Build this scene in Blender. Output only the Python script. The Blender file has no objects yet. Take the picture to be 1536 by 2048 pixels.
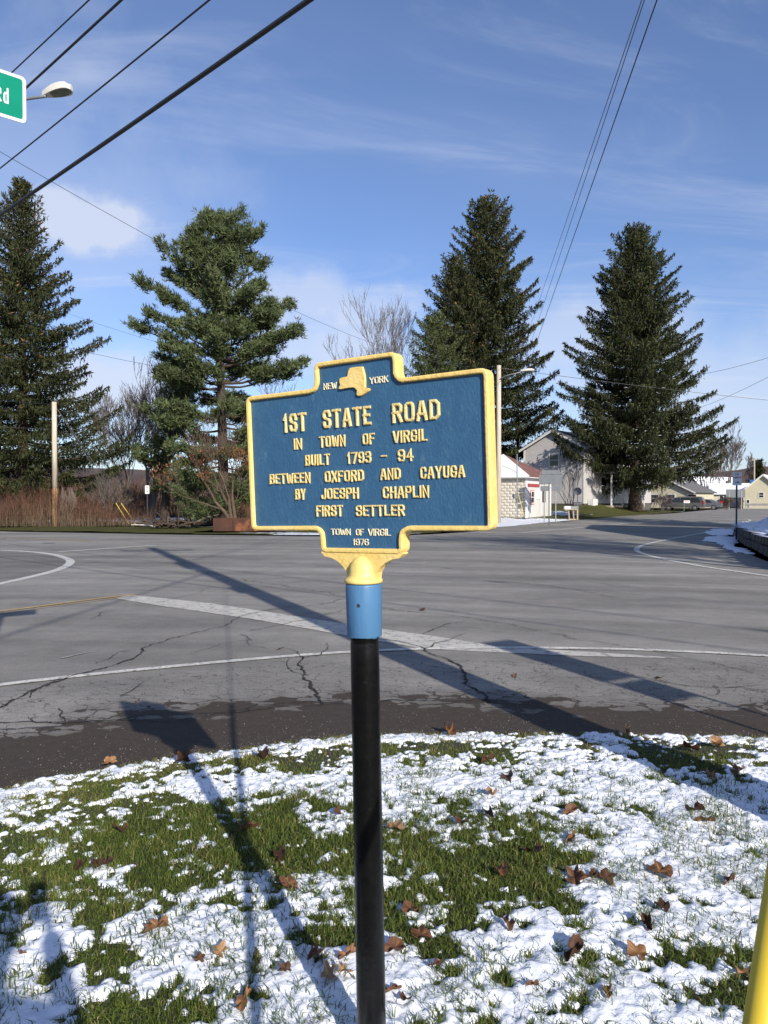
import bpy, math, random
import numpy as np
from mathutils import Vector, Matrix
R_ = math.radians
SC = bpy.context.scene
COL = SC.collection
# ------------------------------------------------------------------ camera, sky, sun, exposure
HC = 1.6
PITCH = -0.93
FPX = 1479.0
cam = bpy.data.cameras.new("camera")
cam.sensor_fit = 'VERTICAL'; cam.sensor_height = 36.0; cam.sensor_width = 27.0
cam.lens = FPX / 2048 * 36.0
cam.clip_start = 0.05; cam.clip_end = 9000
camo = bpy.data.objects.new("camera", cam); COL.objects.link(camo)
camo.location = (0, 0, HC); camo.rotation_euler = (R_(90 + PITCH), 0, 0)
SC.camera = camo
SC.view_settings.view_transform = 'Standard'; SC.view_settings.look = 'None'
SC.view_settings.exposure = 0.36; SC.view_settings.gamma = 1.0
SC.view_settings.use_curve_mapping = False
SUN_AZ = 155.0; SUN_EL = 25.5          # azimuth clockwise from +Y
sdir = Vector((math.sin(R_(SUN_AZ)) * math.cos(R_(SUN_EL)), math.cos(R_(SUN_AZ)) * math.cos(R_(SUN_EL)), math.sin(R_(SUN_EL))))
sl = bpy.data.lights.new("sun", 'SUN'); sl.energy = 4.9; sl.angle = R_(0.53); sl.color = (1.0, 0.93, 0.83)
so = bpy.data.objects.new("sun", sl); COL.objects.link(so)
so.rotation_euler = (-sdir).to_track_quat('-Z', 'Y').to_euler(); so.location = (20, -40, 30)

W = bpy.data.worlds.new("World"); SC.world = W; W.use_nodes = True
nt = W.node_tree
for n in list(nt.nodes): nt.nodes.remove(n)
def N(nt, t, **k):
    n = nt.nodes.new(t)
    for a, b in k.items(): setattr(n, a, b)
    return n
wo = N(nt, 'ShaderNodeOutputWorld'); bg = N(nt, 'ShaderNodeBackground'); bg.inputs[1].default_value = 0.104
sky = N(nt, 'ShaderNodeTexSky'); sky.sky_type = 'NISHITA'; sky.sun_disc = False
sky.sun_elevation = R_(SUN_EL); sky.sun_rotation = R_(SUN_AZ); sky.altitude = 300
sky.air_density = 1.0; sky.dust_density = 0.6; sky.ozone_density = 2.2
tc = N(nt, 'ShaderNodeTexCoord')
sep = N(nt, 'ShaderNodeSeparateXYZ'); nt.links.new(tc.outputs['Generated'], sep.inputs[0])
def wm_(op, a, b=None, c=None, clamp=False):
    n = N(nt, 'ShaderNodeMath', operation=op); n.use_clamp = clamp
    for i, v in enumerate((a, b, c)):
        if v is None: continue
        if isinstance(v, (int, float)): n.inputs[i].default_value = v
        else: nt.links.new(v, n.inputs[i])
    return n.outputs[0]
zz = wm_('ADD', wm_('MAXIMUM', sep.outputs[2], 0.0), 0.12)
cx_ = wm_('DIVIDE', sep.outputs[0], zz); cy_ = wm_('DIVIDE', sep.outputs[1], zz)
cmb = N(nt, 'ShaderNodeCombineXYZ'); nt.links.new(cx_, cmb.inputs[0]); nt.links.new(cy_, cmb.inputs[1])
def wnoise(scale, det, rough, rot, sc, lo, hi, dist=0.0, vec=None, off=(0, 0, 0)):
    mp = N(nt, 'ShaderNodeMapping'); mp.inputs['Rotation'].default_value = (0, 0, R_(rot)); mp.inputs['Scale'].default_value = sc
    mp.inputs['Location'].default_value = off
    nt.links.new(vec or cmb.outputs[0], mp.inputs[0])
    n = N(nt, 'ShaderNodeTexNoise'); n.inputs['Scale'].default_value = scale; n.inputs['Detail'].default_value = det
    n.inputs['Roughness'].default_value = rough; n.inputs['Distortion'].default_value = dist
    nt.links.new(mp.outputs[0], n.inputs['Vector'])
    m = N(nt, 'ShaderNodeMapRange'); m.interpolation_type = 'SMOOTHSTEP'
    m.inputs[1].default_value = lo; m.inputs[2].default_value = hi
    nt.links.new(n.outputs[0], m.inputs[0]); return m.outputs[0]
cirrus = wnoise(0.75, 9, 0.62, 28, (1, 3.4, 1), 0.46, 0.80, 1.2, off=(3.1, 1.7, 0))
veil = wnoise(0.4, 4, 0.5, -20, (1, 1.6, 1), 0.35, 0.8, 0.3)
cl = wm_('ADD', wm_('MULTIPLY', cirrus, 0.36), wm_('MULTIPLY', veil, 0.15))
# one small puffy cloud and low banks near the horizon, each round its own direction
def puff(d, k, amp, nscale, nmix):
    d = Vector(d).normalized()
    v = N(nt, 'ShaderNodeVectorMath', operation='SUBTRACT'); nt.links.new(tc.outputs['Generated'], v.inputs[0]); v.inputs[1].default_value = d
    s = N(nt, 'ShaderNodeVectorMath', operation='MULTIPLY'); nt.links.new(v.outputs[0], s.inputs[0]); s.inputs[1].default_value = k
    l = N(nt, 'ShaderNodeVectorMath', operation='LENGTH'); nt.links.new(s.outputs[0], l.inputs[0])
    n = N(nt, 'ShaderNodeTexNoise'); n.inputs['Scale'].default_value = nscale; n.inputs['Detail'].default_value = 8; n.inputs['Roughness'].default_value = 0.58
    nt.links.new(tc.outputs['Generated'], n.inputs['Vector'])
    a = wm_('SUBTRACT', wm_('ADD', wm_('SUBTRACT', 1.0, l.outputs['Value']), wm_('MULTIPLY', n.outputs[0], nmix)), nmix * 0.5)
    m = N(nt, 'ShaderNodeMapRange'); m.interpolation_type = 'SMOOTHSTEP'; m.inputs[1].default_value = 0.0; m.inputs[2].default_value = 0.75
    nt.links.new(a, m.inputs[0]); return wm_('MULTIPLY', m.outputs[0], amp)
def dpx(px, py):
    p = R_(PITCH); c, s = math.cos(p), math.sin(p)
    return Vector((0, c, s)) + (px - 768) / FPX * Vector((1, 0, 0)) - (py - 1024) / FPX * Vector((0, -s, c))
for (px, py, k, amp, ns, nm) in [(175, 446, (10.5, 10.5, 24), .85, 18, 1.2), (60, 330, (4, 4, 6), .20, 8, 1.8), (640, 600, (5, 5, 26), .55, 10, 1.6),
                                 (210, 775, (7, 7, 16), .75, 12, .9), (660, 700, (6, 6, 16), .62, 14, 1.2), (1150, 670, (6, 6, 14), .50, 12, 1.3),
                                 (1450, 780, (4, 4, 9), .42, 9, 1.1)]:
    cl = wm_('ADD', cl, puff(dpx(px, py), k, amp, ns, nm))
hz = N(nt, 'ShaderNodeMapRange'); hz.inputs[1].default_value = 0.0; hz.inputs[2].default_value = 0.34; hz.inputs[3].default_value = 0.22; hz.inputs[4].default_value = 0.0
nt.links.new(sep.outputs[2], hz.inputs[0])
cl = wm_('ADD', cl, hz.outputs[0])
cl = wm_('MINIMUM', cl, 0.86)
mx = N(nt, 'ShaderNodeMixRGB'); nt.links.new(cl, mx.inputs[0])
tint = N(nt, 'ShaderNodeMixRGB', blend_type='MULTIPLY'); tint.inputs[0].default_value = 1.0; tint.inputs[2].default_value = (.90, .97, 1.20, 1)
nt.links.new(sky.outputs[0], tint.inputs[1]); nt.links.new(tint.outputs[0], mx.inputs[1])
mx.inputs[2].default_value = (5.2, 5.7, 6.9, 1)
nt.links.new(mx.outputs[0], bg.inputs[0]); nt.links.new(bg.outputs[0], wo.inputs[0])

# ------------------------------------------------------------------ places on the ground
def G(px, py, z=0.0):
    d = dpx(px, py); t = (z - HC) / d.z
    return (d.x * t, d.y * t)
def At(px, py, Y):
    d = dpx(px, py); t = Y / d.y
    return Vector((d.x * t, Y, HC + d.z * t))
def ss(t):
    t = np.clip(t, 0, 1); return t * t * (3 - 2 * t)
def road_z(x, y):
    return 0.3 * ss((y - 40) / 25.0) * ss((x + 5) / 12.0)
def GR(px, py):
    z = 0.0
    for i in range(30):
        x, y = G(px, py, z); z = 0.6 * z + 0.4 * float(road_z(x, y))
    return (x, y)
def world_px(x, y, z=0.0):
    p = R_(PITCH); c, s = math.cos(p), math.sin(p)
    dz = z - HC; zc = y * c + dz * s; yc = -y * s + dz * c
    return 768 + FPX * x / zc, 1024 - FPX * yc / zc

# ------------------------------------------------------------------ noise in numpy
def vn(x, y, seed=0):
    xi = np.floor(x).astype(np.int64); yi = np.floor(y).astype(np.int64)
    xf = x - xi; yf = y - yi; xf = xf * xf * (3 - 2 * xf); yf = yf * yf * (3 - 2 * yf)
    def h(a, b):
        n = (a * 374761393 + b * 668265263 + seed * 1442695041) & 0x7fffffff
        n = ((n ^ (n >> 13)) * 1274126177) & 0x7fffffff
        return ((n ^ (n >> 16)) & 0xffff) / 65535.0
    return (h(xi, yi) * (1 - xf) + h(xi + 1, yi) * xf) * (1 - yf) + (h(xi, yi + 1) * (1 - xf) + h(xi + 1, yi + 1) * xf) * yf
def fbm(x, y, s, octv=3, seed=0, rough=0.5):
    a = 0; w = 1; t = 0
    for o in range(octv):
        a = a + w * vn(x * s, y * s, seed + o * 17); t += w; w *= rough; s *= 2.03
    return a / t

# ------------------------------------------------------------------ mesh building
def wmat(o):
    m = o.matrix_basis.copy()
    while o.parent: o = o.parent; m = o.matrix_basis @ m
    return m
class MB:
    def __init__(s): s.V = []; s.F = []; s.M = []; s.A = []; s.n = 0
    def add(s, V, F, mi=0, att=None):
        V = np.asarray(V, dtype=np.float64).reshape(-1, 3)
        if isinstance(F, np.ndarray): s.F.append((F + s.n, mi))
        else:
            by = {}
            for f in F: by.setdefault(len(f), []).append(f)
            for k, l in by.items(): s.F.append((np.array(l, dtype=np.int64) + s.n, mi))
        s.V.append(V); s.n += len(V)
        s.A.append(np.zeros(len(V)) if att is None else np.broadcast_to(np.asarray(att, float), (len(V),)))
        return s
    def build(s, name, mats, parent=None, smooth=False, attr=None, world=True):
        me = bpy.data.meshes.new(name)
        V = np.concatenate(s.V) if s.V else np.zeros((0, 3))
        if parent is not None and world:
            mi = np.array(wmat(parent).inverted())
            V = V @ mi[:3, :3].T + mi[:3, 3]
        me.vertices.add(len(V)); me.vertices.foreach_set('co', V.astype(np.float32).ravel())
        lv = np.concatenate([f.ravel() for f, _ in s.F]); tot = np.concatenate([np.full(len(f), f.shape[1]) for f, _ in s.F])
        mi_ = np.concatenate([np.full(len(f), m) for f, m in s.F])
        me.loops.add(len(lv)); me.loops.foreach_set('vertex_index', lv.astype(np.int32))
        me.polygons.add(len(tot)); me.polygons.foreach_set('loop_start', np.concatenate([[0], np.cumsum(tot)[:-1]]).astype(np.int32))
        me.polygons.foreach_set('material_index', mi_.astype(np.int32))
        me.polygons.foreach_set('use_smooth', np.full(len(tot), smooth))
        me.update(calc_edges=True)
        if attr:
            a = me.attributes.new(attr, 'FLOAT', 'POINT'); a.data.foreach_set('value', np.concatenate(s.A).astype(np.float32))
        me.validate()
        for m in (mats if isinstance(mats, (list, tuple)) else [mats]): me.materials.append(m)
        o = bpy.data.objects.new(name, me); COL.objects.link(o)
        if parent is not None: o.parent = parent
        return o
    # shapes
    def box(s, c, size, rz=0, mi=0, att=None):
        sx, sy, sz = [a / 2 for a in size]; ca, sa = math.cos(rz), math.sin(rz)
        V = [(c[0] + x * ca - y * sa, c[1] + x * sa + y * ca, c[2] + z) for z in (-sz, sz) for y in (-sy, sy) for x in (-sx, sx)]
        return s.add(V, [(0, 2, 3, 1), (4, 5, 7, 6), (0, 1, 5, 4), (2, 6, 7, 3), (0, 4, 6, 2), (1, 3, 7, 5)], mi, att)
    def obox(s, o, u, v, w, mi=0, att=None):   # box from corner o along vectors u, v, w
        o, u, v, w = [np.array(a, float) for a in (o, u, v, w)]
        V = [o + a * u + b * v + c * w for c in (0, 1) for b in (0, 1) for a in (0, 1)]
        return s.add(V, [(0, 2, 3, 1), (4, 5, 7, 6), (0, 1, 5, 4), (2, 6, 7, 3), (0, 4, 6, 2), (1, 3, 7, 5)], mi, att)
    def tube(s, P, r, n=8, mi=0, att=None, cap=True):
        P = np.asarray(P, float); k = len(P); r = np.broadcast_to(np.asarray(r, float), (k,))
        T = np.gradient(P, axis=0); T /= np.linalg.norm(T, axis=1, keepdims=True) + 1e-12
        up = np.array([0, 0, 1.]) if abs(T[:, 2]).mean() < .9 else np.array([0, 1., 0])
        A = np.cross(T, up); A /= np.linalg.norm(A, axis=1, keepdims=True) + 1e-12; B = np.cross(T, A)
        a = np.arange(n) * 2 * np.pi / n
        V = P[:, None] + r[:, None, None] * (np.cos(a)[None, :, None] * A[:, None] + np.sin(a)[None, :, None] * B[:, None])
        i = np.arange(k - 1)[:, None] * n; j = np.arange(n)[None]; j2 = (j + 1) % n
        F = np.stack([i + j, i + j2, i + n + j2, i + n + j], -1).reshape(-1, 4)
        s.add(V.reshape(-1, 3), F, mi, att)
        if cap:
            s.F.append((np.array([list(range(n))[::-1]]) + s.n - k * n, mi)); s.F.append((np.array([list(range(n))]) + s.n - n, mi))
        return s
    def lathe(s, base, axis, prof, n=24, mi=0):   # prof: (t along axis, radius)
        base = np.array(base, float); axis = np.array(axis, float)
        P = np.array([base + axis * t for t, r in prof]); axis = axis / np.linalg.norm(axis)
        A = np.cross(axis, (0, 1., 0) if abs(axis[1]) < .9 else (1., 0, 0)); A /= np.linalg.norm(A); B = np.cross(axis, A)
        a = np.arange(n) * 2 * np.pi / n; r = np.array([r for t, r in prof])
        V = P[:, None] + r[:, None, None] * (np.cos(a)[None, :, None] * A + np.sin(a)[None, :, None] * B)
        k = len(P); i = np.arange(k - 1)[:, None] * n; j = np.arange(n)[None]; j2 = (j + 1) % n
        s.add(V.reshape(-1, 3), np.stack([i + j, i + j2, i + n + j2, i + n + j], -1).reshape(-1, 4), mi)
        s.F.append((np.array([list(range(n))[::-1]]) + s.n - k * n, mi)); s.F.append((np.array([list(range(n))]) + s.n - n, mi))
        return s
    def prism(s, pts, u, v, n, o, d0, d1, mi=0, mside=None):  # polygon (a,b) in plane o,u,v extruded along n from d0 to d1
        u, v, n, o = [np.array(a, float) for a in (u, v, n, o)]; k = len(pts)
        Vt = [o + a * u + b * v + n * d1 for a, b in pts]; Vb = [o + a * u + b * v + n * d0 for a, b in pts]
        F = [tuple(range(k)), tuple(range(2 * k - 1, k - 1, -1))]
        s.add(Vt + Vb, F, mi)
        s.F.append((np.array([(i, k + i, k + (i + 1) % k, (i + 1) % k) for i in range(k)]) + s.n - 2 * k, mi if mside is None else mside))
        return s

def tag(o, label=None, cat=None, group=None, kind=None):
    if label: o['label'] = label
    if cat: o['category'] = cat
    if group: o['group'] = group
    if kind: o['kind'] = kind
    return o
def thing(name, label, cat, loc=(0, 0, 0), rz=0, group=None):
    o = bpy.data.objects.new(name, None); o.empty_display_size = .2; COL.objects.link(o)
    o.location = loc; o.rotation_euler = (0, 0, rz)
    return tag(o, label, cat, group)
def copy_tree(o, parent=None):
    c = o.copy(); COL.objects.link(c); c.parent = parent
    for ch in [x for x in list(COL.objects) if x.parent == o]: copy_tree(ch, c)
    return c

# ------------------------------------------------------------------ materials
def lin(r, g, b):
    f = lambda c: (c / 255 / 12.92) if c / 255 <= .04045 else ((c / 255 + .055) / 1.055) ** 2.4
    return (f(r), f(g), f(b), 1)
def mat(name, c1, c2=None, scale=8, rough=.6, metal=0, bump=0, bscale=40, det=6, lo=.35, hi=.65, stretch=None, coord='Object', c3=None, s3=3, f3=(.5, .62), spec=.5, trans=0):
    m = bpy.data.materials.new(name); m.use_nodes = True; t = m.node_tree; b = t.nodes['Principled BSDF']
    c1 = tuple(c1)[:3] + (1,); c2 = tuple(c2)[:3] + (1,) if c2 else c1
    b.inputs['Roughness'].default_value = rough; b.inputs['Metallic'].default_value = metal
    b.inputs['Specular IOR Level'].default_value = spec
    tc = N(t, 'ShaderNodeTexCoord'); mp = N(t, 'ShaderNodeMapping')
    if coord == 'World':
        g = N(t, 'ShaderNodeNewGeometry'); t.links.new(g.outputs['Position'], mp.inputs[0])
    else: t.links.new(tc.outputs[coord], mp.inputs[0])
    if stretch: mp.inputs['Scale'].default_value = stretch
    n = N(t, 'ShaderNodeTexNoise'); n.inputs['Scale'].default_value = scale; n.inputs['Detail'].default_value = det; n.inputs['Roughness'].default_value = .6
    t.links.new(mp.outputs[0], n.inputs['Vector'])
    mr = N(t, 'ShaderNodeMapRange'); mr.inputs[1].default_value = lo; mr.inputs[2].default_value = hi; t.links.new(n.outputs[0], mr.inputs[0])
    mix = N(t, 'ShaderNodeMixRGB'); mix.inputs[1].default_value = c1; mix.inputs[2].default_value = c2; t.links.new(mr.outputs[0], mix.inputs[0])
    out = mix.outputs[0]
    if c3:
        n3 = N(t, 'ShaderNodeTexNoise'); n3.inputs['Scale'].default_value = s3; n3.inputs['Detail'].default_value = 8; t.links.new(mp.outputs[0], n3.inputs['Vector'])
        m3 = N(t, 'ShaderNodeMapRange'); m3.inputs[1].default_value = f3[0]; m3.inputs[2].default_value = f3[1]; t.links.new(n3.outputs[0], m3.inputs[0])
        x3 = N(t, 'ShaderNodeMixRGB'); x3.inputs[2].default_value = tuple(c3)[:3] + (1,); t.links.new(m3.outputs[0], x3.inputs[0]); t.links.new(out, x3.inputs[1]); out = x3.outputs[0]
    t.links.new(out, b.inputs['Base Color'])
    if bump:
        bn = N(t, 'ShaderNodeTexNoise'); bn.inputs['Scale'].default_value = bscale; bn.inputs['Detail'].default_value = 5; t.links.new(mp.outputs[0], bn.inputs['Vector'])
        bu = N(t, 'ShaderNodeBump'); bu.inputs['Strength'].default_value = bump; bu.inputs['Distance'].default_value = .01
        t.links.new(bn.outputs[0], bu.inputs['Height']); t.links.new(bu.outputs[0], b.inputs['Normal'])
    if trans:
        pass
    return m
def tintmat(name, stops, rough=.7, transl=0.0, nvar=0.0, nscale=.3, spec=.3):
    """colour by the mesh's own 'tint' attribute (pigment varies leaf by leaf)"""
    m = bpy.data.materials.new(name); m.use_nodes = True; t = m.node_tree; b = t.nodes['Principled BSDF']
    a = N(t, 'ShaderNodeAttribute', attribute_name='tint'); r = N(t, 'ShaderNodeValToRGB')
    el = r.color_ramp.elements
    while len(el) > 1: el.remove(el[-1])
    el[0].position = stops[0][0]; el[0].color = tuple(stops[0][1])[:3] + (1,)
    for p, c in stops[1:]:
        e = el.new(p); e.color = tuple(c)[:3] + (1,)
    t.links.new(a.outputs['Fac'], r.inputs[0]); out = r.outputs[0]
    if nvar:
        g = N(t, 'ShaderNodeTexCoord'); n = N(t, 'ShaderNodeTexNoise'); n.inputs['Scale'].default_value = nscale; n.inputs['Detail'].default_value = 3
        t.links.new(g.outputs['Object'], n.inputs['Vector'])
        mr = N(t, 'ShaderNodeMapRange'); mr.inputs[1].default_value = .3; mr.inputs[2].default_value = .7; mr.inputs[3].default_value = 1 - nvar; mr.inputs[4].default_value = 1 + nvar
        t.links.new(n.outputs[0], mr.inputs[0])
        hs = N(t, 'ShaderNodeHueSaturation'); t.links.new(mr.outputs[0], hs.inputs['Value']); t.links.new(out, hs.inputs['Color']); out = hs.outputs[0]
    t.links.new(out, b.inputs['Base Color']); b.inputs['Roughness'].default_value = rough; b.inputs['Specular IOR Level'].default_value = spec
    if transl:
        tr = N(t, 'ShaderNodeBsdfTranslucent'); t.links.new(out, tr.inputs[0]); ms = N(t, 'ShaderNodeMixShader'); ms.inputs[0].default_value = transl
        t.links.new(b.outputs[0], ms.inputs[1]); t.links.new(tr.outputs[0], ms.inputs[2]); t.links.new(ms.outputs[0], t.nodes['Material Output'].inputs[0])
    return m

def asphalt(name, shoulder=False, base=(.256, .242, .218), dark=1.0):
    m = bpy.data.materials.new(name); m.use_nodes = True; t = m.node_tree; b = t.nodes['Principled BSDF']
    g = N(t, 'ShaderNodeNewGeometry'); pos = g.outputs['Position']
    def noise(sc, det=4, st=None, rot=0, rough=.55):
        mp = N(t, 'ShaderNodeMapping'); mp.inputs['Scale'].default_value = st or (1, 1, 1); mp.inputs['Rotation'].default_value = (0, 0, R_(rot))
        t.links.new(pos, mp.inputs[0]); n = N(t, 'ShaderNodeTexNoise'); n.inputs['Scale'].default_value = sc; n.inputs['Detail'].default_value = det; n.inputs['Roughness'].default_value = rough
        t.links.new(mp.outputs[0], n.inputs['Vector']); return n.outputs[0]
    def mr(v, a, b_, c, d, sm=False):
        n = N(t, 'ShaderNodeMapRange'); n.inputs[1].default_value = a; n.inputs[2].default_value = b_; n.inputs[3].default_value = c; n.inputs[4].default_value = d
        if sm: n.interpolation_type = 'SMOOTHSTEP'
        t.links.new(v, n.inputs[0]); return n.outputs[0]
    def mth(op, a, b_=None):
        n = N(t, 'ShaderNodeMath', operation=op)
        for i, v in enumerate((a, b_)):
            if v is None: continue
            if isinstance(v, (int, float)): n.inputs[i].default_value = v
            else: t.links.new(v, n.inputs[i])
        return n.outputs[0]
    big = mth('MULTIPLY', mr(noise(.22, 6, rough=.7), .3, .7, .80, 1.18), mr(noise(2.2, 7, rough=.8), .3, .7, .84, 1.16))
    pd = N(t, 'ShaderNodeVectorMath', operation='DISTANCE'); t.links.new(pos, pd.inputs[0]); pd.inputs[1].default_value = (-9, -38, 0)
    sxy = N(t, 'ShaderNodeSeparateXYZ'); t.links.new(pos, sxy.inputs[0])
    pc = N(t, 'ShaderNodeCombineXYZ'); t.links.new(mth('MULTIPLY', pd.outputs['Value'], 1.25), pc.inputs[0]); t.links.new(mth('MULTIPLY', sxy.outputs[0], .10), pc.inputs[1])
    pn = N(t, 'ShaderNodeTexNoise'); pn.inputs['Scale'].default_value = .8; pn.inputs['Detail'].default_value = 6; pn.inputs['Roughness'].default_value = .6; t.links.new(pc.outputs[0], pn.inputs['Vector'])
    streak = mth('MULTIPLY', mr(noise(.45, 6, (.22, 1.1, 1), 10), .3, .7, .88, 1.12), mr(pn.outputs[0], .32, .68, .74, 1.24))
    streak2 = mr(noise(.35, 6, (.5, .9, 1), -24, .7), .35, .7, .88, 1.12)
    fine = mr(noise(70, 5, rough=.85), .3, .7, .68, 1.34)
    vor = N(t, 'ShaderNodeTexVoronoi'); vor.inputs['Scale'].default_value = 75; t.links.new(pos, vor.inputs['Vector'])
    peb = mr(vor.outputs['Distance'], .0, .6, 1.16, .84)
    v = mth('MULTIPLY', mth('MULTIPLY', big, streak), mth('MULTIPLY', fine, mth('MULTIPLY', peb, streak2)))
    sc = N(t, 'ShaderNodeVectorMath', operation='SCALE'); sc.inputs[0].default_value = [c * dark for c in base]; t.links.new(v, sc.inputs['Scale'])
    out = sc.outputs[0]; rgh = mr(noise(1.5), .3, .7, .72, .95)
    if shoulder:
        a = N(t, 'ShaderNodeAttribute', attribute_name='edge'); d = a.outputs['Fac']
        w = mth('ADD', d, mth('MULTIPLY', mth('SUBTRACT', noise(1.6, 5), .5), 1.15))
        v2 = N(t, 'ShaderNodeTexVoronoi'); v2.feature = 'F1'; v2.inputs['Scale'].default_value = 5.2
        wob = N(t, 'ShaderNodeMapping'); wob.inputs['Scale'].default_value = (.75, 1.5, 1); wn = N(t, 'ShaderNodeVectorMath', operation='ADD')
        nn = N(t, 'ShaderNodeTexNoise'); nn.inputs['Scale'].default_value = 7; nn.inputs['Detail'].default_value = 4; t.links.new(pos, nn.inputs['Vector'])
        s2 = N(t, 'ShaderNodeVectorMath', operation='SCALE'); s2.inputs['Scale'].default_value = .22; t.links.new(nn.outputs['Color'], s2.inputs[0])
        t.links.new(pos, wn.inputs[0]); t.links.new(s2.outputs[0], wn.inputs[1]); t.links.new(wn.outputs[0], wob.inputs[0])
        ve = N(t, 'ShaderNodeTexVoronoi'); ve.feature = 'DISTANCE_TO_EDGE'; ve.inputs['Scale'].default_value = 5.2
        for q in (v2, ve): t.links.new(wob.outputs[0], q.inputs['Vector'])
        cellr = N(t, 'ShaderNodeSeparateColor'); t.links.new(v2.outputs['Color'], cellr.inputs[0])
        # broken flakes of old surface survive past the dirt line, cell by cell
        wcell = mth('ADD', w, mth('MULTIPLY', mth('SUBTRACT', cellr.outputs[0], .5), .55))
        keep = mr(wcell, .84, .90, 0, 1, True)
        gapw = mr(w, .78, 1.22, .09, .002)
        gap = mr(mth('SUBTRACT', ve.outputs['Distance'], gapw), 0.0, .022, 0, 1)
        light = mth('MULTIPLY', mth('MULTIPLY', keep, gap), mr(mth('ADD', w, mth('MULTIPLY', noise(9, 5, rough=.75), .9)), 1.15, 1.95, .45, 1.0, True))
        drt = N(t, 'ShaderNodeMixRGB'); drt.inputs[1].default_value = (.030, .023, .017, 1); drt.inputs[2].default_value = (.075, .058, .043, 1); t.links.new(noise(14, 6, rough=.7), drt.inputs[0])
        sp = mr(noise(160, 2), .66, .74, 0, .6); gr = N(t, 'ShaderNodeMixRGB'); gr.inputs[2].default_value = (.16, .15, .13, 1); t.links.new(sp, gr.inputs[0]); t.links.new(drt.outputs[0], gr.inputs[1])
        mxx = N(t, 'ShaderNodeMixRGB'); t.links.new(light, mxx.inputs[0]); t.links.new(gr.outputs[0], mxx.inputs[1]); t.links.new(out, mxx.inputs[2]); out = mxx.outputs[0]
    t.links.new(out, b.inputs['Base Color']); t.links.new(rgh, b.inputs['Roughness']); b.inputs['Specular IOR Level'].default_value = .3
    bu = N(t, 'ShaderNodeBump'); bu.inputs['Strength'].default_value = .55; bu.inputs['Distance'].default_value = .004
    t.links.new(mth('ADD', fine, peb), bu.inputs['Height']); t.links.new(bu.outputs[0], b.inputs['Normal'])
    return m

M = {}
M['asphalt'] = asphalt('asphalt'); M['shoulder'] = asphalt('asphalt_dirt_edge', True); M['asphalt_dark'] = asphalt('asphalt_newer', dark=.72)
M['white_line'] = mat('road_paint_white', (.66, .64, .58), (.46, .45, .41), 7, .8, c3=(.27, .26, .24), s3=26, f3=(.56, .62), bump=.4, bscale=120, coord='World')
M['stop_line'] = mat('road_paint_worn', (.54, .51, .45), (.44, .42, .37), 5, .8, c3=(.27, .26, .24), s3=12, f3=(.54, .62), bump=.4, bscale=120, coord='World')
M['faint_line'] = mat('road_paint_faint', (.42, .41, .38), (.32, .31, .29), 7, .8, c3=(.27, .26, .24), s3=20, f3=(.46, .56), coord='World')
M['yellow_line'] = mat('road_paint_yellow', (.55, .35, .09), (.42, .27, .09), 7, .8, c3=(.25, .23, .19), s3=22, f3=(.52, .6), coord='World')
M['crack'] = mat('crack_dark', (.012, .010, .009), (.03, .027, .022), 30, .95)
M['soil'] = mat('soil', (.030, .024, .013), (.055, .048, .024), 12, .95, bump=.8, bscale=60, c3=(.030, .040, .012), s3=5, f3=(.42, .58), coord='World')
M['snow'] = mat('snow', (.74, .77, .82), (.82, .84, .88), 14, .7, bump=.5, bscale=55, coord='World', spec=.25)
M['grass'] = tintmat('grass_blade', [(0, (.050, .070, .015)), (.35, (.098, .140, .025)), (.62, (.155, .190, .040)), (.80, (.22, .20, .065)), (1, (.33, .25, .12))], .5, .32)
M['marker_blue'] = mat('sign_blue_paint', (.028, .098, .195), (.036, .115, .215), 24, .50, bump=.22, bscale=110, c3=(.075, .165, .245), s3=40, f3=(.60, .80), stretch=(1.6, 1.6, .8))
M['marker_yellow'] = mat('sign_yellow_paint', (.80, .585, .19), (.76, .54, .165), 26, .5, bump=.28, bscale=70, c3=(.82, .62, .24), s3=12, f3=(.5, .7))
M['letter_cream'] = mat('letter_cream_paint', (.74, .60, .27), (.66, .50, .18), 60, .5, bump=.3, bscale=200)
M['letter_white'] = mat('letter_pale_paint', (.78, .72, .52), (.70, .62, .40), 60, .5, bump=.3, bscale=200)
M['cap_yellow'] = mat('cap_yellow_paint', (.78, .60, .20), (.72, .54, .16), 18, .5, bump=.25, bscale=50)
M['sleeve_blue'] = mat('sleeve_blue_paint', (.060, .165, .315), (.070, .182, .335), 10, .45, stretch=(1, 1, .3), bump=.2, bscale=60)
M['black_gloss'] = mat('black_gloss_paint', (.003, .003, .0035), (.005, .005, .005), 30, .27, bump=.12, bscale=60, c3=(.012, .012, .011), s3=60, f3=(.66, .76), spec=.3)
M['guard_yellow'] = mat('guard_yellow_plastic', (.72, .52, .035), (.62, .44, .03), 6, .45)
M['wood_pole'] = mat('weathered_pole', (.42, .36, .28), (.30, .24, .17), 3, .9, stretch=(6, 6, .5), bump=.5, bscale=20)
M['wood_pole_pale'] = mat('pale_pole', (.56, .50, .40), (.40, .33, .25), 3, .9, stretch=(6, 6, .4), bump=.5, bscale=20)
M['wood_brown'] = mat('brown_pole_base', (.33, .19, .09), (.20, .11, .055), 9, .9, stretch=(3, 3, .6), bump=.7, bscale=16)
M['bark'] = mat('bark', (.075, .052, .036), (.035, .026, .02), 6, .95, stretch=(3, 3, .6), bump=1, bscale=9)
M['bark_grey'] = mat('bark_grey', (.15, .125, .105), (.09, .075, .065), 4, .95, stretch=(3, 3, .6), bump=.6, bscale=9)
M['bark_warm'] = mat('bark_warm', (.13, .088, .062), (.085, .056, .04), 4, .95)
M['twig_purple'] = mat('twig_grey', (.155, .125, .115), (.105, .085, .08), 2, .95)
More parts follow.
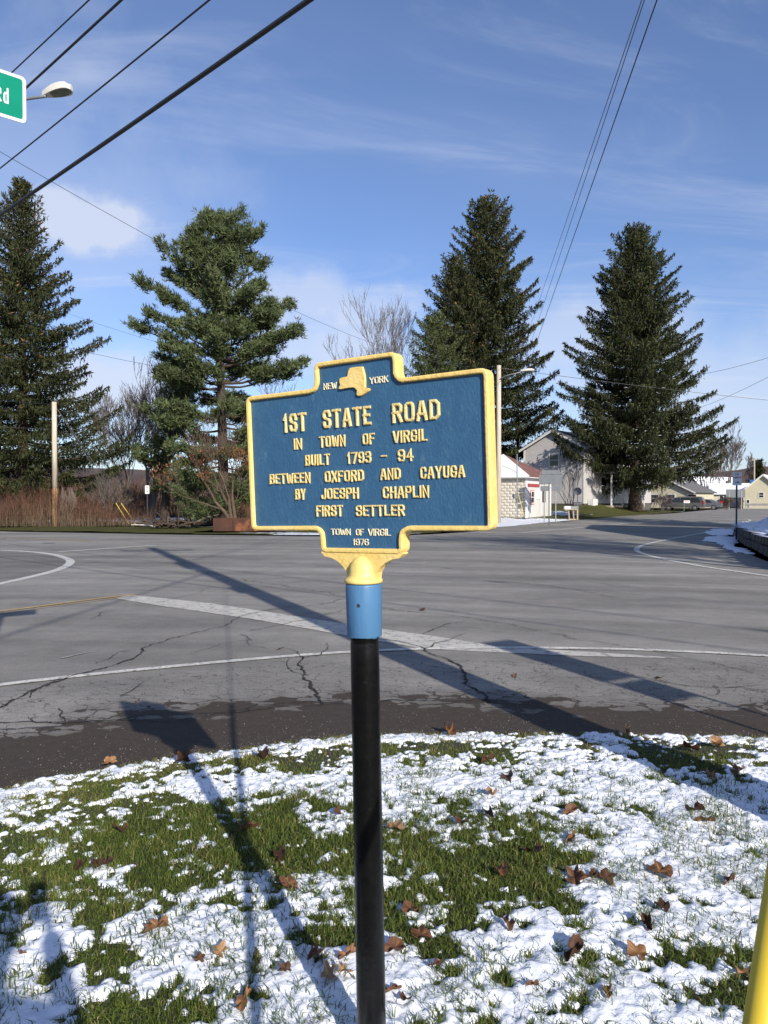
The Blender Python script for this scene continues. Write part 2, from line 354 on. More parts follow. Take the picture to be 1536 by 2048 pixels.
M['cable'] = mat('cable_black', (.012, .012, .013), (.02, .02, .02), 10, .5)
M['wire'] = mat('wire_grey', (.05, .05, .055), (.08, .08, .08), 10, .5)
M['steel'] = mat('galvanised_steel', (.24, .25, .26), (.18, .19, .20), 5, .5, metal=.2)
M['alu'] = mat('sign_back_aluminium', (.135, .148, .16), (.11, .12, .132), 3, .7)
M['dark_metal'] = mat('dark_metal', (.03, .035, .045), (.05, .055, .065), 8, .5)
M['sign_white'] = mat('sign_white_sheet', (.70, .70, .68), (.64, .64, .62), 6, .4)
M['sign_green'] = mat('sign_green_sheet', (.003, .20, .13), (.003, .225, .145), 9, .7, spec=.1)
M['sign_red'] = mat('sign_red_ink', (.42, .06, .07), (.36, .06, .07), 9, .5)
M['ink'] = mat('dark_ink', (.03, .03, .035), None, 9, .5)
M['lamp_shell'] = mat('lamp_shell', (.62, .60, .54), (.52, .50, .44), 9, .45)
M['lamp_glass'] = mat('lamp_glass', (.16, .16, .12), (.10, .10, .08), 30, .2)
M['rust'] = mat('rusted_steel', (.045, .018, .011), (.075, .028, .014), 3, .85, c3=(.24, .085, .03), s3=1.2, f3=(.58, .68), bump=.3)
M['siding'] = None
def siding(name, c, c2, pitch=.11):
    m = mat(name, c, c2, 3, .6); t = m.node_tree; b = t.nodes['Principled BSDF']
    tc = N(t, 'ShaderNodeTexCoord'); sp = N(t, 'ShaderNodeSeparateXYZ'); t.links.new(tc.outputs['Object'], sp.inputs[0])
    a = N(t, 'ShaderNodeMath', operation='DIVIDE'); t.links.new(sp.outputs[2], a.inputs[0]); a.inputs[1].default_value = pitch
    f = N(t, 'ShaderNodeMath', operation='FRACT'); t.links.new(a.outputs[0], f.inputs[0])
    bu = N(t, 'ShaderNodeBump'); bu.invert = True; bu.inputs['Strength'].default_value = 1; bu.inputs['Distance'].default_value = .02
    t.links.new(f.outputs[0], bu.inputs['Height']); t.links.new(bu.outputs[0], b.inputs['Normal'])
    return m
M['siding'] = siding('lap_siding_grey', (.48, .455, .435), (.43, .41, .395))
M['siding_white'] = siding('lap_siding_white', (.62, .62, .62), (.55, .55, .55))
M['siding_cream'] = siding('lap_siding_cream', (.55, .50, .36), (.50, .46, .33))
M['block'] = mat('painted_block', (.62, .58, .50), (.50, .46, .39), 5, .85, bump=.8, bscale=14)
M['mortar'] = mat('painted_mortar', (.42, .39, .33), (.36, .33, .28), 5, .9)
M['trim_white'] = mat('trim_white', (.72, .70, .66), (.62, .60, .56), 4, .6)
M['door_white'] = mat('door_white', (.62, .60, .56), (.5, .48, .44), 3, .6, stretch=(4, 4, .5))
M['red_trim'] = mat('red_trim', (.36, .06, .06), (.30, .05, .05), 5, .6)
M['pink_trim'] = mat('pale_red_trim', (.50, .28, .27), (.42, .2, .19), 5, .6)
M['roof_red'] = mat('roof_shingle_red', (.20, .092, .075), (.13, .062, .052), 5, .85, bump=.6, bscale=14, c3=(.26, .16, .14), s3=1.4, f3=(.55, .7))
M['roof_dark'] = mat('roof_dark', (.07, .075, .09), (.10, .10, .115), 4, .8)
M['roof_grey'] = mat('roof_grey', (.14, .135, .13), (.10, .10, .10), 4, .8)
M['roof_blue'] = mat('roof_blue', (.03, .12, .32), (.04, .14, .35), 3, .5)
M['glass'] = mat('window_glass', (.018, .022, .026), (.03, .035, .04), 3, .08)
M['curtain'] = mat('curtain', (.20, .215, .17), (.10, .11, .09), 12, .8, stretch=(9, 9, .6))
M['stone'] = mat('wall_stone', (.11, .10, .088), (.06, .055, .05), 4, .9, bump=.9, bscale=8, c3=(.15, .14, .12), s3=6, f3=(.55, .7))
M['concrete'] = mat('concrete', (.28, .27, .25), (.20, .19, .18), 3, .9, bump=.4, bscale=20)
M['van_paint'] = mat('van_silver', (.15, .145, .14), (.17, .165, .16), 2, .3, metal=.5)
M['car_paint'] = mat('car_grey', (.17, .18, .20), None, 2, .3, metal=.4)
M['tyre'] = mat('tyre', (.012, .012, .012), None, 5, .9)
M['rim'] = mat('rim', (.36, .36, .37), None, 5, .35, metal=.6)
M['lamp_red'] = mat('tail_light', (.35, .02, .02), None, 5, .2)
M['lamp_clear'] = mat('head_light', (.6, .6, .6), None, 5, .1)
M['leaf'] = tintmat('dead_leaf', [(0, (.045, .022, .013)), (.35, (.125, .058, .028)), (.65, (.25, .125, .052)), (1, (.40, .25, .13))], .6, .15, nvar=.3, nscale=40)
M['cloth_dark'] = mat('dark_jacket', (.03, .035, .05), (.04, .045, .06), 20, .9)
M['jeans'] = mat('jeans', (.05, .07, .12), (.06, .08, .14), 20, .9)
M['skin'] = mat('skin', (.45, .28, .2), None, 20, .5)
M['hair'] = mat('hair', (.05, .03, .02), None, 20, .7)

# ------------------------------------------------------------------ ground, roads, hills
near_px = [(0, 1572), (100, 1553), (200, 1536), (300, 1522), (400, 1507), (500, 1493), (600, 1481), (700, 1472), (830, 1466), (950, 1463), (1050, 1464), (1150, 1468), (1290, 1471), (1420, 1473), (1536, 1477)]
near_edge = [(-40, -30), (-14, -9.5), (-8, -4.2), (-5.2, -.4), (-3.9, 1.6), (-2.9, 3.1)] + [G(*p) for p in near_px] + [(4, 5.05), (7, 5.0), (14, 3.8), (26, -.5), (45, -12)]
far_px = [(0, 1063), (120, 1065), (240, 1067), (400, 1070), (520, 1071), (640, 1073), (760, 1072), (830, 1070), (900, 1066.5), (1000, 1059), (1060, 1052), (1100, 1047.5), (1169, 1040.5), (1240, 1035), (1300, 1029.5), (1360, 1025.5)]
far_edge = [(-70, 62), (-45, 49)] + [GR(*p) for p in far_px] + [(60, 128), (110, 185), (190, 262)]
isl_px = [(1640, 1155), (1536, 1124), (1495, 1107), (1455, 1091), (1425, 1079), (1418, 1070), (1430, 1061), (1458, 1050)]
isl = [(40, 3), (24, 8), (14, 10.5)] + [G(*p) for p in isl_px] + [(24.5, 46), (36, 66), (60, 98), (120, 160), (200, 240)]
def dense(P, step=.5, closed=False):
    P = [np.array(p, float) for p in P]; out = []
    Q = P + [P[0]] if closed else P
    for a, b in zip(Q[:-1], Q[1:]):
        n = max(1, int(np.linalg.norm(b - a) / step))
        for i in range(n): out.append(a + (b - a) * i / n)
    if not closed: out.append(P[-1])
    return np.array(out)
def smoothpoly(P, it=2):
    P = [np.array(p, float) for p in P]
    for _ in range(it):
        Q = [P[0]]
        for a, b in zip(P[:-1], P[1:]): Q += [a * .75 + b * .25, a * .25 + b * .75]
        Q.append(P[-1]); P = Q
    return np.array(P)
near_s = smoothpoly(near_edge); far_s = smoothpoly(far_edge, 1); isl_s = smoothpoly(isl)
road_poly = np.concatenate([near_s, [(90, -40), (90, -10), (60, 2)], isl_s, far_s[::-1], [(-120, 85), (-120, -30)]])
def inside(x, y, P):
    x = np.asarray(x); y = np.asarray(y); r = np.zeros(x.shape, bool); n = len(P)
    for i in range(n):
        x1, y1 = P[i]; x2, y2 = P[(i + 1) % n]
        if y1 == y2: continue
        c = ((y1 > y) != (y2 > y)) & (x < (x2 - x1) * (y - y1) / (y2 - y1) + x1); r ^= c
    return r
def pdist(x, y, P, closed=False):
    x = np.asarray(x, float); y = np.asarray(y, float); d = np.full(x.shape, 1e9); n = len(P)
    for i in range(n if closed else n - 1):
        a = P[i]; b = P[(i + 1) % n]; ab = b - a; l = (ab ** 2).sum() + 1e-12
        t = np.clip(((x - a[0]) * ab[0] + (y - a[1]) * ab[1]) / l, 0, 1)
        d = np.minimum(d, np.hypot(x - a[0] - t * ab[0], y - a[1] - t * ab[1]))
    return d
# terrain shape
def knoll(x, y):
    k = 1.0 * np.exp(-(((x - 20) / 9.5) ** 2 + ((y - 69) / 7.5) ** 2)) + .25 * np.exp(-(((x - 9) / 7) ** 2 + ((y - 56) / 6) ** 2))
    h = 10 * ss((y - 140) / 160.) * ss((-x + 30) / 90.) * (0.8 + .4 * fbm(x, y, .012, 3, 5))
    h += 2.5 * ss((y - 80) / 60.) * ss((-x - 12) / 40.)
    return k, h
grid_x = np.concatenate([-np.geomspace(1500, 72, 26), np.arange(-70, 110, 1.0), np.geomspace(112, 1500, 26)])
grid_y = np.concatenate([-np.geomspace(900, 42, 14), np.arange(-40, 140, 1.0), np.geomspace(142, 1500, 40)])
gx, gy = np.meshgrid(grid_x, grid_y); ins = inside(gx, gy, road_poly); dd = pdist(gx, gy, road_poly, True)
d_out = np.where(ins, -dd, dd)
k1, h1 = knoll(gx, gy)
lump = (fbm(gx, gy, .35, 3, 9) - .5) * .12
gz = road_z(gx, gy) - .045 + np.where(d_out > 0, .055 * ss((d_out - .2) / 1.0) + lump * ss(d_out / 3), -.05) + (k1 * ss(d_out / 5.5) + h1) * (d_out > 0)
def gnd(x, y):
    i = np.clip(np.searchsorted(grid_x, x) - 1, 0, len(grid_x) - 2); j = np.clip(np.searchsorted(grid_y, y) - 1, 0, len(grid_y) - 2)
    fx = (x - grid_x[i]) / (grid_x[i + 1] - grid_x[i]); fy = (y - grid_y[j]) / (grid_y[j + 1] - grid_y[j])
    return (gz[j, i] * (1 - fx) + gz[j, i + 1] * fx) * (1 - fy) + (gz[j + 1, i] * (1 - fx) + gz[j + 1, i + 1] * fx) * fy
lawn_mask = (gy < 5.6) & (gy > -1.5) & (np.abs(gx) < 4.5) & ~ins
gz = np.where(lawn_mask, np.minimum(gz, -.06), gz)
def gridmesh(name, X, Y, Z, m, keep=None, att=None, attr=None, smooth=True, parent=None):
    ny, nx = X.shape; V = np.stack([X, Y, Z], -1).reshape(-1, 3)
    i = np.arange(ny - 1)[:, None] * nx + np.arange(nx - 1)[None]
    F = np.stack([i, i + 1, i + nx + 1, i + nx], -1).reshape(-1, 4)
    if keep is not None:
        F = F[keep.ravel()]; u, inv = np.unique(F, return_inverse=True); V = V[u]; F = inv.reshape(-1, 4)
        if att is not None: att = att.reshape(-1)[u]
    b = MB(); b.add(V, F, 0, None if att is None else np.asarray(att).reshape(-1))
    return b.build(name, m, parent, smooth=smooth, attr=attr)
# where snow lies far away: verge before the shop, house mound, strip by the road, yard at the right, back of the thicket
P2 = lambda l: np.array([GR(*p) for p in l])
snow_far = ss((fbm(gx, gy, .5, 3, 31) - .52) / .1) * .25
def bump_at(cx, cy, rx, ry, a=1.0): return a * np.exp(-(((gx - cx) / rx) ** 2 + ((gy - cy) / ry) ** 2) ** 2)
snow_far = np.maximum(snow_far, bump_at(7.5, 46, 7.5, 7.0, 1.0))
snow_far = np.maximum(snow_far, bump_at(12.5, 51, 4.5, 3.2, .85)); snow_far = np.maximum(snow_far, bump_at(13.2, 60.5, 4.5, 3.5, .62))
snow_far = np.maximum(snow_far, bump_at(-21, 60, 9, 9, 1.0)); snow_far = np.maximum(snow_far, bump_at(-12, 45, 4, 2, .62))
snow_far = np.maximum(snow_far, bump_at(1, 34.5, 8, 1.6, .8)); snow_far = np.maximum(snow_far, bump_at(-5, 36, 3, 1.2, .55))
snow_far = np.maximum(snow_far, (gx > 8) * (d_out > 0) * (gy < 64) * (gx * 1.0 > 8) * ss((gx - .25 * gy - 4) / 2) * (gy < 44) * 1.0)
snow_far = np.maximum(snow_far, bump_at(46, 82, 16, 6, .7))
snow_far = np.where((gx > 15) & (gx < 27) & (gy > 52) & (gy < 66), np.minimum(snow_far, .33), snow_far)
M_ground = bpy.data.materials.new('ground_grass_snow'); M_ground.use_nodes = True
t = M_ground.node_tree; b = t.nodes['Principled BSDF']; b.inputs['Roughness'].default_value = .95; b.inputs['Specular IOR Level'].default_value = .1
g_ = N(t, 'ShaderNodeNewGeometry')
def nz(sc, det=6, r=.6):
    n = N(t, 'ShaderNodeTexNoise'); n.inputs['Scale'].default_value = sc; n.inputs['Detail'].default_value = det; n.inputs['Roughness'].default_value = r
    t.links.new(g_.outputs['Position'], n.inputs['Vector']); return n.outputs[0]
r1 = N(t, 'ShaderNodeValToRGB'); e = r1.color_ramp.elements
e[0].position = .3; e[0].color = (.050, .058, .018, 1); e[1].position = .7; e[1].color = (.105, .088, .038, 1)
e2 = e.new(.5); e2.color = (.078, .082, .026, 1)
t.links.new(nz(.7, 8, .7), r1.inputs[0])
brn = N(t, 'ShaderNodeMixRGB'); brn.inputs[2].default_value = (.105, .062, .040, 1); t.links.new(r1.outputs[0], brn.inputs[1])
sx = N(t, 'ShaderNodeSeparateXYZ'); t.links.new(g_.outputs['Position'], sx.inputs[0])
mrr = N(t, 'ShaderNodeMapRange'); mrr.inputs[1].default_value = 46; mrr.inputs[2].default_value = 60; t.links.new(sx.outputs[1], mrr.inputs[0])
mrl = N(t, 'ShaderNodeMapRange'); mrl.inputs[1].default_value = 8; mrl.inputs[2].default_value = -2; t.links.new(sx.outputs[0], mrl.inputs[0])
mm = N(t, 'ShaderNodeMath', operation='MULTIPLY'); t.links.new(mrr.outputs[0], mm.inputs[0]); t.links.new(mrl.outputs[0], mm.inputs[1])
t.links.new(mm.outputs[0], brn.inputs[0])
at_ = N(t, 'ShaderNodeAttribute', attribute_name='snow')
ad = N(t, 'ShaderNodeMath', operation='ADD'); t.links.new(at_.outputs['Fac'], ad.inputs[0])
s1_ = N(t, 'ShaderNodeMath', operation='MULTIPLY_ADD'); t.links.new(nz(1.9, 7, .7), s1_.inputs[0]); s1_.inputs[1].default_value = 1.3; s1_.inputs[2].default_value = -.65
t.links.new(s1_.outputs[0], ad.inputs[1])
mr3 = N(t, 'ShaderNodeMapRange'); mr3.inputs[1].default_value = .46; mr3.inputs[2].default_value = .56; t.links.new(ad.outputs[0], mr3.inputs[0])
mxs = N(t, 'ShaderNodeMixRGB'); mxs.inputs[2].default_value = (.80, .83, .88, 1); t.links.new(mr3.outputs[0], mxs.inputs[0]); t.links.new(brn.outputs[0], mxs.inputs[1])
t.links.new(mxs.outputs[0], b.inputs['Base Color'])
bu = N(t, 'ShaderNodeBump'); bu.inputs['Strength'].default_value = 1; bu.inputs['Distance'].default_value = .12; t.links.new(nz(6, 8, .75), bu.inputs['Height']); t.links.new(bu.outputs[0], b.inputs['Normal'])
M['ground'] = M_ground
o = gridmesh('ground', gx, gy, gz, M['ground'], att=snow_far, attr='snow'); tag(o, kind='structure', label='grass verges and yards with patches of thin snow')

# far hills: wooded ridges with a ragged treeline
def hill(name, label, x0, x1, y0, ztop, m, depth=250, seed=1, step=4.0):
    xs = np.arange(x0, x1, step, dtype=float); n = len(xs); rows = 14; V = []
    T = np.array([ztop(x) for x in xs]) + 1.6 * (fbm(xs, xs * 0, .12, 3, seed) - .5) * (y0 / 300.)
    X = np.tile(xs, (rows, 1)); Yg = np.zeros_like(X); Zg = np.zeros_like(X)
    for r in range(rows):
        f = r / (rows - 1); Yg[r] = y0 + depth * f; Zg[r] = -2 + (T + 2) * math.sin(f * math.pi / 2) ** 1.2
    Zg += (fbm(X, Yg, .03, 4, seed + 3) - .5) * y0 * .012
    o = gridmesh(name, X, Yg, Zg, m); tag(o, label, kind='structure'); return o
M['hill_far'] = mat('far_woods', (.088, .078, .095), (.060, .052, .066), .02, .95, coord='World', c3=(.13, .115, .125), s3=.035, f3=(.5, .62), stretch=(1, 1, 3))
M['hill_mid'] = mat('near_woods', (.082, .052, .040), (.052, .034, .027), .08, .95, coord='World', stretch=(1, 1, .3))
def zh(pxy, d): return HC + (1000 - pxy) * d / FPX
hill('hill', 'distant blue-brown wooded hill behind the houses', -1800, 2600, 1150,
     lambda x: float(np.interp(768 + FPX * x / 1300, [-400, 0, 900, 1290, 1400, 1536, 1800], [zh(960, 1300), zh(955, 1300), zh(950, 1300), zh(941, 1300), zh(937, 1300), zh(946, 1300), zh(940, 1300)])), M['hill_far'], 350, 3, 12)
hill('hill', 'nearer brown wooded hillside at the right behind the snowy roofs', 150, 420, 330,
     lambda x: float(np.interp(768 + FPX * x / 380, [1360, 1400, 1450, 1536, 1700, 2100], [zh(990, 380), zh(952, 380), zh(940, 380), zh(935, 380), zh(930, 380), zh(925, 380)])), M['hill_mid'], 60, 8, 4)
hill('hill', 'brown brushy hillside behind the left thicket', -260, 60, 118,
     lambda x: float(np.interp(768 + FPX * x / 170, [-900, 0, 240, 420, 560, 800], [zh(930, 170), zh(932, 170), zh(936, 170), zh(946, 170), zh(960, 170), zh(990, 170)])), M['hill_mid'], 60, 12, 2)

# road: one sheet with the outline above, cut on a grid so that it follows the gentle rise
rx_ = np.unique(np.concatenate([[-120, -90, -70], np.arange(-60, 62, 1.5), [70, 90, 120, 150, 200]])); 
def clip_road():
    import bmesh
    bm = bmesh.new(); vs = [bm.verts.new((x, y, 0)) for x, y in road_poly]
    f = bm.faces.new(vs); bmesh.ops.triangulate(bm, faces=[f], ngon_method='EAR_CLIP')
    for ax, vals in ((0, np.arange(-60, 130, 6.)), (1, np.arange(-18, 150, 4.))):
        for v in vals:
            no = (1, 0, 0) if ax == 0 else (0, 1, 0); co = (v, 0, 0) if ax == 0 else (0, v, 0)
            bmesh.ops.bisect_plane(bm, geom=bm.verts[:] + bm.edges[:] + bm.faces[:], plane_co=co, plane_no=no)
    for v in bm.verts: v.co.z = float(road_z(v.co.x, v.co.y))
    bmesh.ops.recalc_face_normals(bm, faces=bm.faces[:])
    if sum(f.normal.z for f in bm.faces) < 0:
        for f in bm.faces: f.normal_flip()
    me = bpy.data.meshes.new('road'); bm.to_mesh(me); bm.free(); me.materials.append(M['asphalt'])
    o = bpy.data.objects.new('road', me); COL.objects.link(o); return o
tag(clip_road(), 'grey cracked asphalt of the road junction', kind='structure')

def ribbon(path, w0, w1=None, z=.008, b=None, mi=0, jit=0.0, att=None):
    P = np.array(path, float); n = len(P); T = np.gradient(P, axis=0); T /= np.linalg.norm(T, axis=1, keepdims=True) + 1e-9
    S = np.stack([-T[:, 1], T[:, 0]], 1); w = np.linspace(w0, w0 if w1 is None else w1, n) / 2
    wl = w * (1 + jit * (np.random.rand(n) - .5)); wr = w * (1 + jit * (np.random.rand(n) - .5))
    A = P + S * wl[:, None]; B = P - S * wr[:, None]
    V = np.concatenate([np.c_[A, road_z(A[:, 0], A[:, 1]) + z], np.c_[B, road_z(B[:, 0], B[:, 1]) + z]])
    i = np.arange(n - 1); F = np.stack([i + n, i + n + 1, i + 1, i], -1)
    b.add(V, F, mi, att); return b
def line_px(l, step=.25, sm=2): return dense(smoothpoly([GR(*p) for p in l], sm), step)
def marking(l, w0, w1, m, z, label, sm=2, jit=.08):
    b = MB(); ribbon(line_px(l, .15, sm), w0, w1, z, b, jit=jit); o = b.build('road_marking', m); tag(o, label, kind='structure'); return o
np.random.seed(3)
marking([(-260, 1408), (0, 1370), (300, 1338), (600, 1311), (770, 1301), (960, 1296), (1200, 1298), (1400, 1305), (1536, 1313), (1900, 1334)], .105, .105, M['white_line'], .010, 'solid white edge line across the near lane')
b = MB(); q = [G(*p) for p in [(228, 1197), (262, 1190), (420, 1207), (560, 1228), (700, 1250), (860, 1272), (1000, 1294), (1180, 1305), (1375, 1318), (1160, 1313), (985, 1305), (850, 1299), (700, 1273), (500, 1238), (320, 1212)]]
def ngon(b, q, z, n=None):
    V = [(x, y, float(road_z(x, y)) + z) for x, y in q]; a = sum(q[i][0] * q[(i + 1) % len(q)][1] - q[(i + 1) % len(q)][0] * q[i][1] for i in range(len(q)))
    b.add(V, [tuple(range(len(q))) if a > 0 else tuple(reversed(range(len(q))))])
ngon(b, q, .006); tag(b.build('road_marking', M['stop_line']), 'broad worn white stop bar running diagonally across the lane', kind='structure')
marking([(-200, 1243), (0, 1224), (120, 1208), (250, 1191), (275, 1190)], .10, .08, M['yellow_line'], .010, 'yellow centre line coming in from the left')
marking([(-200, 1248), (0, 1228.5), (120, 1212), (250, 1194.5), (268, 1193)], .03, .03, M['yellow_line'], .010, 'thin second stripe below the yellow centre line')
marking([(-160, 1097), (0, 1100), (95, 1106), (140, 1118), (142, 1128), (110, 1143), (0, 1168), (-160, 1200)], .22, .20, M['white_line'], .006, 'curved white line turning round the left corner', 2)
marking([(118, 1104), (210, 1098), (312, 1091)], .26, .20, M['white_line'], .010, 'straight white dash meeting the left curved line')
marking([(-100, 1073), (0, 1075), (90, 1078), (180, 1083)], .16, .14, M['yellow_line'], .008, 'faint yellow line along the far left lane')
marking([(1700, 1176), (1536, 1152), (1400, 1133), (1300, 1113), (1268, 1101), (1283, 1090), (1350, 1076), (1440, 1060), (1536, 1042)], .17, .17, M['white_line'], .008, 'thin white edge line curving round the right corner', 2)
marking([(300, 1088), (620, 1086), (930, 1082), (1060, 1077), (1180, 1062), (1230, 1055)], .14, .14, M['faint_line'], .008, 'faint white line along the far side of the junction')
marking([(1040, 1066), (1150, 1056), (1250, 1047), (1380, 1038)], .5, .3, M['faint_line'], .010, 'worn pale stripe on the road towards the house')
marking([(122, 1318), (155, 1310), (190, 1304)], .04, .02, M['faint_line'], .010, 'short scuffed white mark left of the post', 1, jit=1.2)
b = MB(); ngon(b, [GR(*p) for p in [(-260, 1108), (0, 1103.5), (90, 1109), (132, 1119), (134, 1127), (100, 1141), (0, 1165), (-260, 1215)]], .003)
tag(b.build('road_patch', M['asphalt_dark']), 'darker newer asphalt inside the left corner', kind='structure')

# cracks: narrow open seams
def crack_path(l, lv=5, amp=.16, seed=0):
    rnd = random.Random(seed); P = [np.array(G(*p)) for p in l]
    for k in range(lv):
        Q = [P[0]]
        for a, c in zip(P[:-1], P[1:]):
            d = c - a; L = np.linalg.norm(d)
            if L > .05: Q.append((a + c) / 2 + np.array([-d[1], d[0]]) * amp * (rnd.random() - .5) * 2 * .6)
            Q.append(c)
        P = Q
    return P
b = MB(); np.random.seed(5)
cracks = [([(0, 1418), (130, 1360), (200, 1340), (270, 1318), (285, 1298), (370, 1272), (440, 1255), (530, 1222), (610, 1208)], .030, .006), ([(283, 1300), (235, 1306), (190, 1330)], .012, .006),
    ([(0, 1406), (60, 1398), (140, 1352)], .014, .01), ([(527, 1222), (640, 1210), (720, 1190), (790, 1183)], .018, .008), ([(500, 1262), (585, 1244), (640, 1236), (700, 1215)], .014, .010),
    ([(645, 1412), (635, 1388), (622, 1372), (608, 1345), (606, 1318), (640, 1312), (655, 1300), (652, 1288)], .034, .008), ([(618, 1353), (592, 1348), (574, 1330), (578, 1318)], .012, .006),
    ([(606, 1318), (580, 1300), (560, 1296)], .014, .006), ([(980, 1408), (958, 1385), (930, 1352), (895, 1320), (850, 1302), (800, 1285), (768, 1280)], .036, .012), ([(848, 1300), (880, 1285), (930, 1268)], .026, .008),
    ([(846, 1270), (890, 1250), (932, 1243)], .018, .008), ([(380, 1140), (520, 1165), (700, 1195), (760, 1215), (960, 1240), (1250, 1295), (1500, 1346)], .018, .012),
    ([(700, 1408), (790, 1402), (900, 1406), (980, 1402), (1100, 1410)], .022, .010), ([(0, 1448), (60, 1446), (120, 1450), (240, 1442), (330, 1447), (430, 1430), (560, 1415), (700, 1408)], .024, .014),
    ([(0, 1462), (70, 1458), (130, 1455)], .018, .01), ([(118, 1420), (120, 1432), (130, 1440), (128, 1448)], .016, .01), ([(240, 1395), (260, 1385), (285, 1368)], .014, .008), ([(236, 1442), (300, 1432), (440, 1428), (580, 1408), (690, 1400)], .014, .010),
    ([(1250, 1345), (1290, 1358), (1360, 1372), (1430, 1378), (1480, 1376), (1536, 1388)], .016, .012), ([(1425, 1372), (1440, 1384), (1432, 1392)], .014, .008), ([(990, 1164), (1100, 1172), (1230, 1196)], .026, .014), ([(1190, 1166), (1290, 1178)], .03, .012),
    ([(180, 1240), (240, 1218), (420, 1176)], .010, .008), ([(480, 1270), (500, 1292), (540, 1300)], .010, .006), ([(768, 1125), (900, 1138), (1060, 1146)], .03, .012), ([(380, 1310), (440, 1290), (520, 1280)], .008, .006), ([(560, 1232), (690, 1228), (760, 1222)], .012, .008)]
for i, (l, w0, w1) in enumerate(cracks):
    P = crack_path(l, 6, .17, i); ribbon(P, w0 * .72, w1 * .72, .0125, b, jit=1.9)
    rnd = random.Random(i + 50)
    for k in range(len(P) // 22):
        a = np.array(P[rnd.randrange(len(P))]); d = np.array([rnd.uniform(-1, 1), rnd.uniform(-.6, .6)]) * rnd.uniform(.08, .35)
        sub = [a + d * s + np.array([rnd.uniform(-.02, .02), rnd.uniform(-.02, .02)]) for s in np.linspace(0, 1, 9)]
        ribbon(sub, .009, .003, .0125, b, jit=1.5)
tag(b.build('road_cracks', M['crack']), 'branching dark cracks in the near lane asphalt', kind='stuff')

# dirt-stained broken strip along the near edge
e0 = dense([p for p in near_s if -6 < p[0] < 9 and p[1] > -1.5], .12); T = np.gradient(e0, axis=0); ke = np.ones(41) / 41; T = np.stack([np.convolve(np.pad(T[:, i], 20, mode='edge'), ke, mode='valid') for i in (0, 1)], 1); T /= np.linalg.norm(T, axis=1, keepdims=True); S = np.stack([-T[:, 1], T[:, 0]], 1)
ds = np.linspace(-.05, 2.3, 15)
X = e0[None, :, 0] + S[None, :, 0] * ds[:, None]; Y = e0[None, :, 1] + S[None, :, 1] * ds[:, None]
xb = np.interp(e0[:, 0], [-2.2, -1.2, -.3, .6, 1.6, 2.6, 4], [.02, .14, .02, -.12, -.22, -.30, -.35])  # the stain is widest to the left of the post
o = gridmesh('road_shoulder', X, Y, np.full(X.shape, .004), M['shoulder'], att=np.tile(ds[:, None], (1, len(e0))) - xb[None], attr='edge'); tag(o, 'dark dirt stained broken strip of asphalt along the lawn', kind='structure')

# ------------------------------------------------------------------ near lawn: soil, melting snow, grass, leaves
cols = np.arange(17) * 96.0
rows = [1470, 1500, 1540, 1590, 1640, 1690, 1740, 1790, 1840, 1890, 1940, 1990, 2048, 2500]
SN = np.array([
 [.3, .3, .3, .3, .3, .3, .4, .5, .6, .6, .6, .6, .6, .4, .5, .5, .5],
 [.3, .3, .35, .3, .3, .3, .3, .35, .15, .1, .15, .45, .55, .15, .1, .15, .2],
 [.4, .5, .4, .15, .1, .1, .1, .25, .75, .7, .7, .75, .8, .8, .35, .5, .5],
 [.75, .35, .1, .5, .85, .7, .75, .8, .85, .85, .85, .9, .9, .95, 1, 1, 1],
 [.55, .45, .15, .05, .3, .12, .2, .6, .75, .75, .6, .7, .9, .95, 1, 1, 1],
 [.22, .2, .08, .1, .42, .1, 0, 0, .05, .65, .65, .2, .8, .95, .95, .95, 1],
 [.12, .2, .1, .1, .05, .3, .05, .45, .25, .25, .05, .05, .5, .85, .9, .9, .95],
 [.02, .40, .42, .15, .45, .75, .8, .5, .25, .15, .4, .15, .7, .8, .7, .9, .95],
 [.45, .65, .15, .65, .9, .85, .85, .55, .15, .35, .15, .6, .45, .8, .62, .85, .85],
 [.45, .8, .35, .75, .92, .95, .9, .35, .15, .4, .7, .85, .55, .9, .9, .8, .6],
 [.6, .7, .25, .5, .9, .9, .8, .8, .7, .8, .9, .85, .7, .8, .45, .6, .5],
 [.65, .5, .45, .4, .7, .7, .9, .9, .9, .9, .9, .9, .85, .8, .35, .6, .45],
 [.7, .5, .2, .15, .3, .85, .95, .95, .95, .9, .85, .9, .8, .85, .45, .5, .5],
 [.7, .5, .4, .3, .5, .85, .9, .9, .95, .9, .85, .9, .8, .85, .5, .5, .5]])
def snow_base(x, y):
    px, py = world_px(x, y)
    px = np.clip(px, 0, 1535.9); py = np.clip(py, 1470, 2499)
    j = np.clip(px / 96, 0, 15.999); ji = j.astype(int); jf = j - ji
    i = np.interp(py, rows, np.arange(len(rows))); ii = np.clip(i.astype(int), 0, len(rows) - 2); f = i - ii
    a = SN[ii, ji] * (1 - jf) + SN[ii, ji + 1] * jf; c = SN[ii + 1, ji] * (1 - jf) + SN[ii + 1, ji + 1] * jf
    return a * (1 - f) + c * f
nearP = dense([p for p in near_s if -7 < p[0] < 12], .15)
def snow_amt(x, y):
    wx = x + .10 * (vn(x * 5, y * 5, 71) - .5); wy = y + .10 * (vn(x * 5, y * 5, 72) - .5)
    s = snow_base(wx, wy)
    d = pdist(x, y, nearP)
    rim = np.exp(-((d - .14) / .13) ** 2) * (.62 + .5 * vn(x * 1.7, y * 1.7, 8))
    gap = 1 - .9 * np.exp(-(((x - 1.78) / .22) ** 2 + ((y - 4.95) / .2) ** 2))
    s = np.maximum(s, rim * 1.0 * gap)
    n = fbm(x, y, 3.2, 2, 3) * .24 + fbm(x, y, 10, 2, 4) * .34 + fbm(x, y, 30, 2, 6) * .42
    return (s - .5) * .60 + (n - .5) * 1.75 + .035 - .5 * (d < .03)
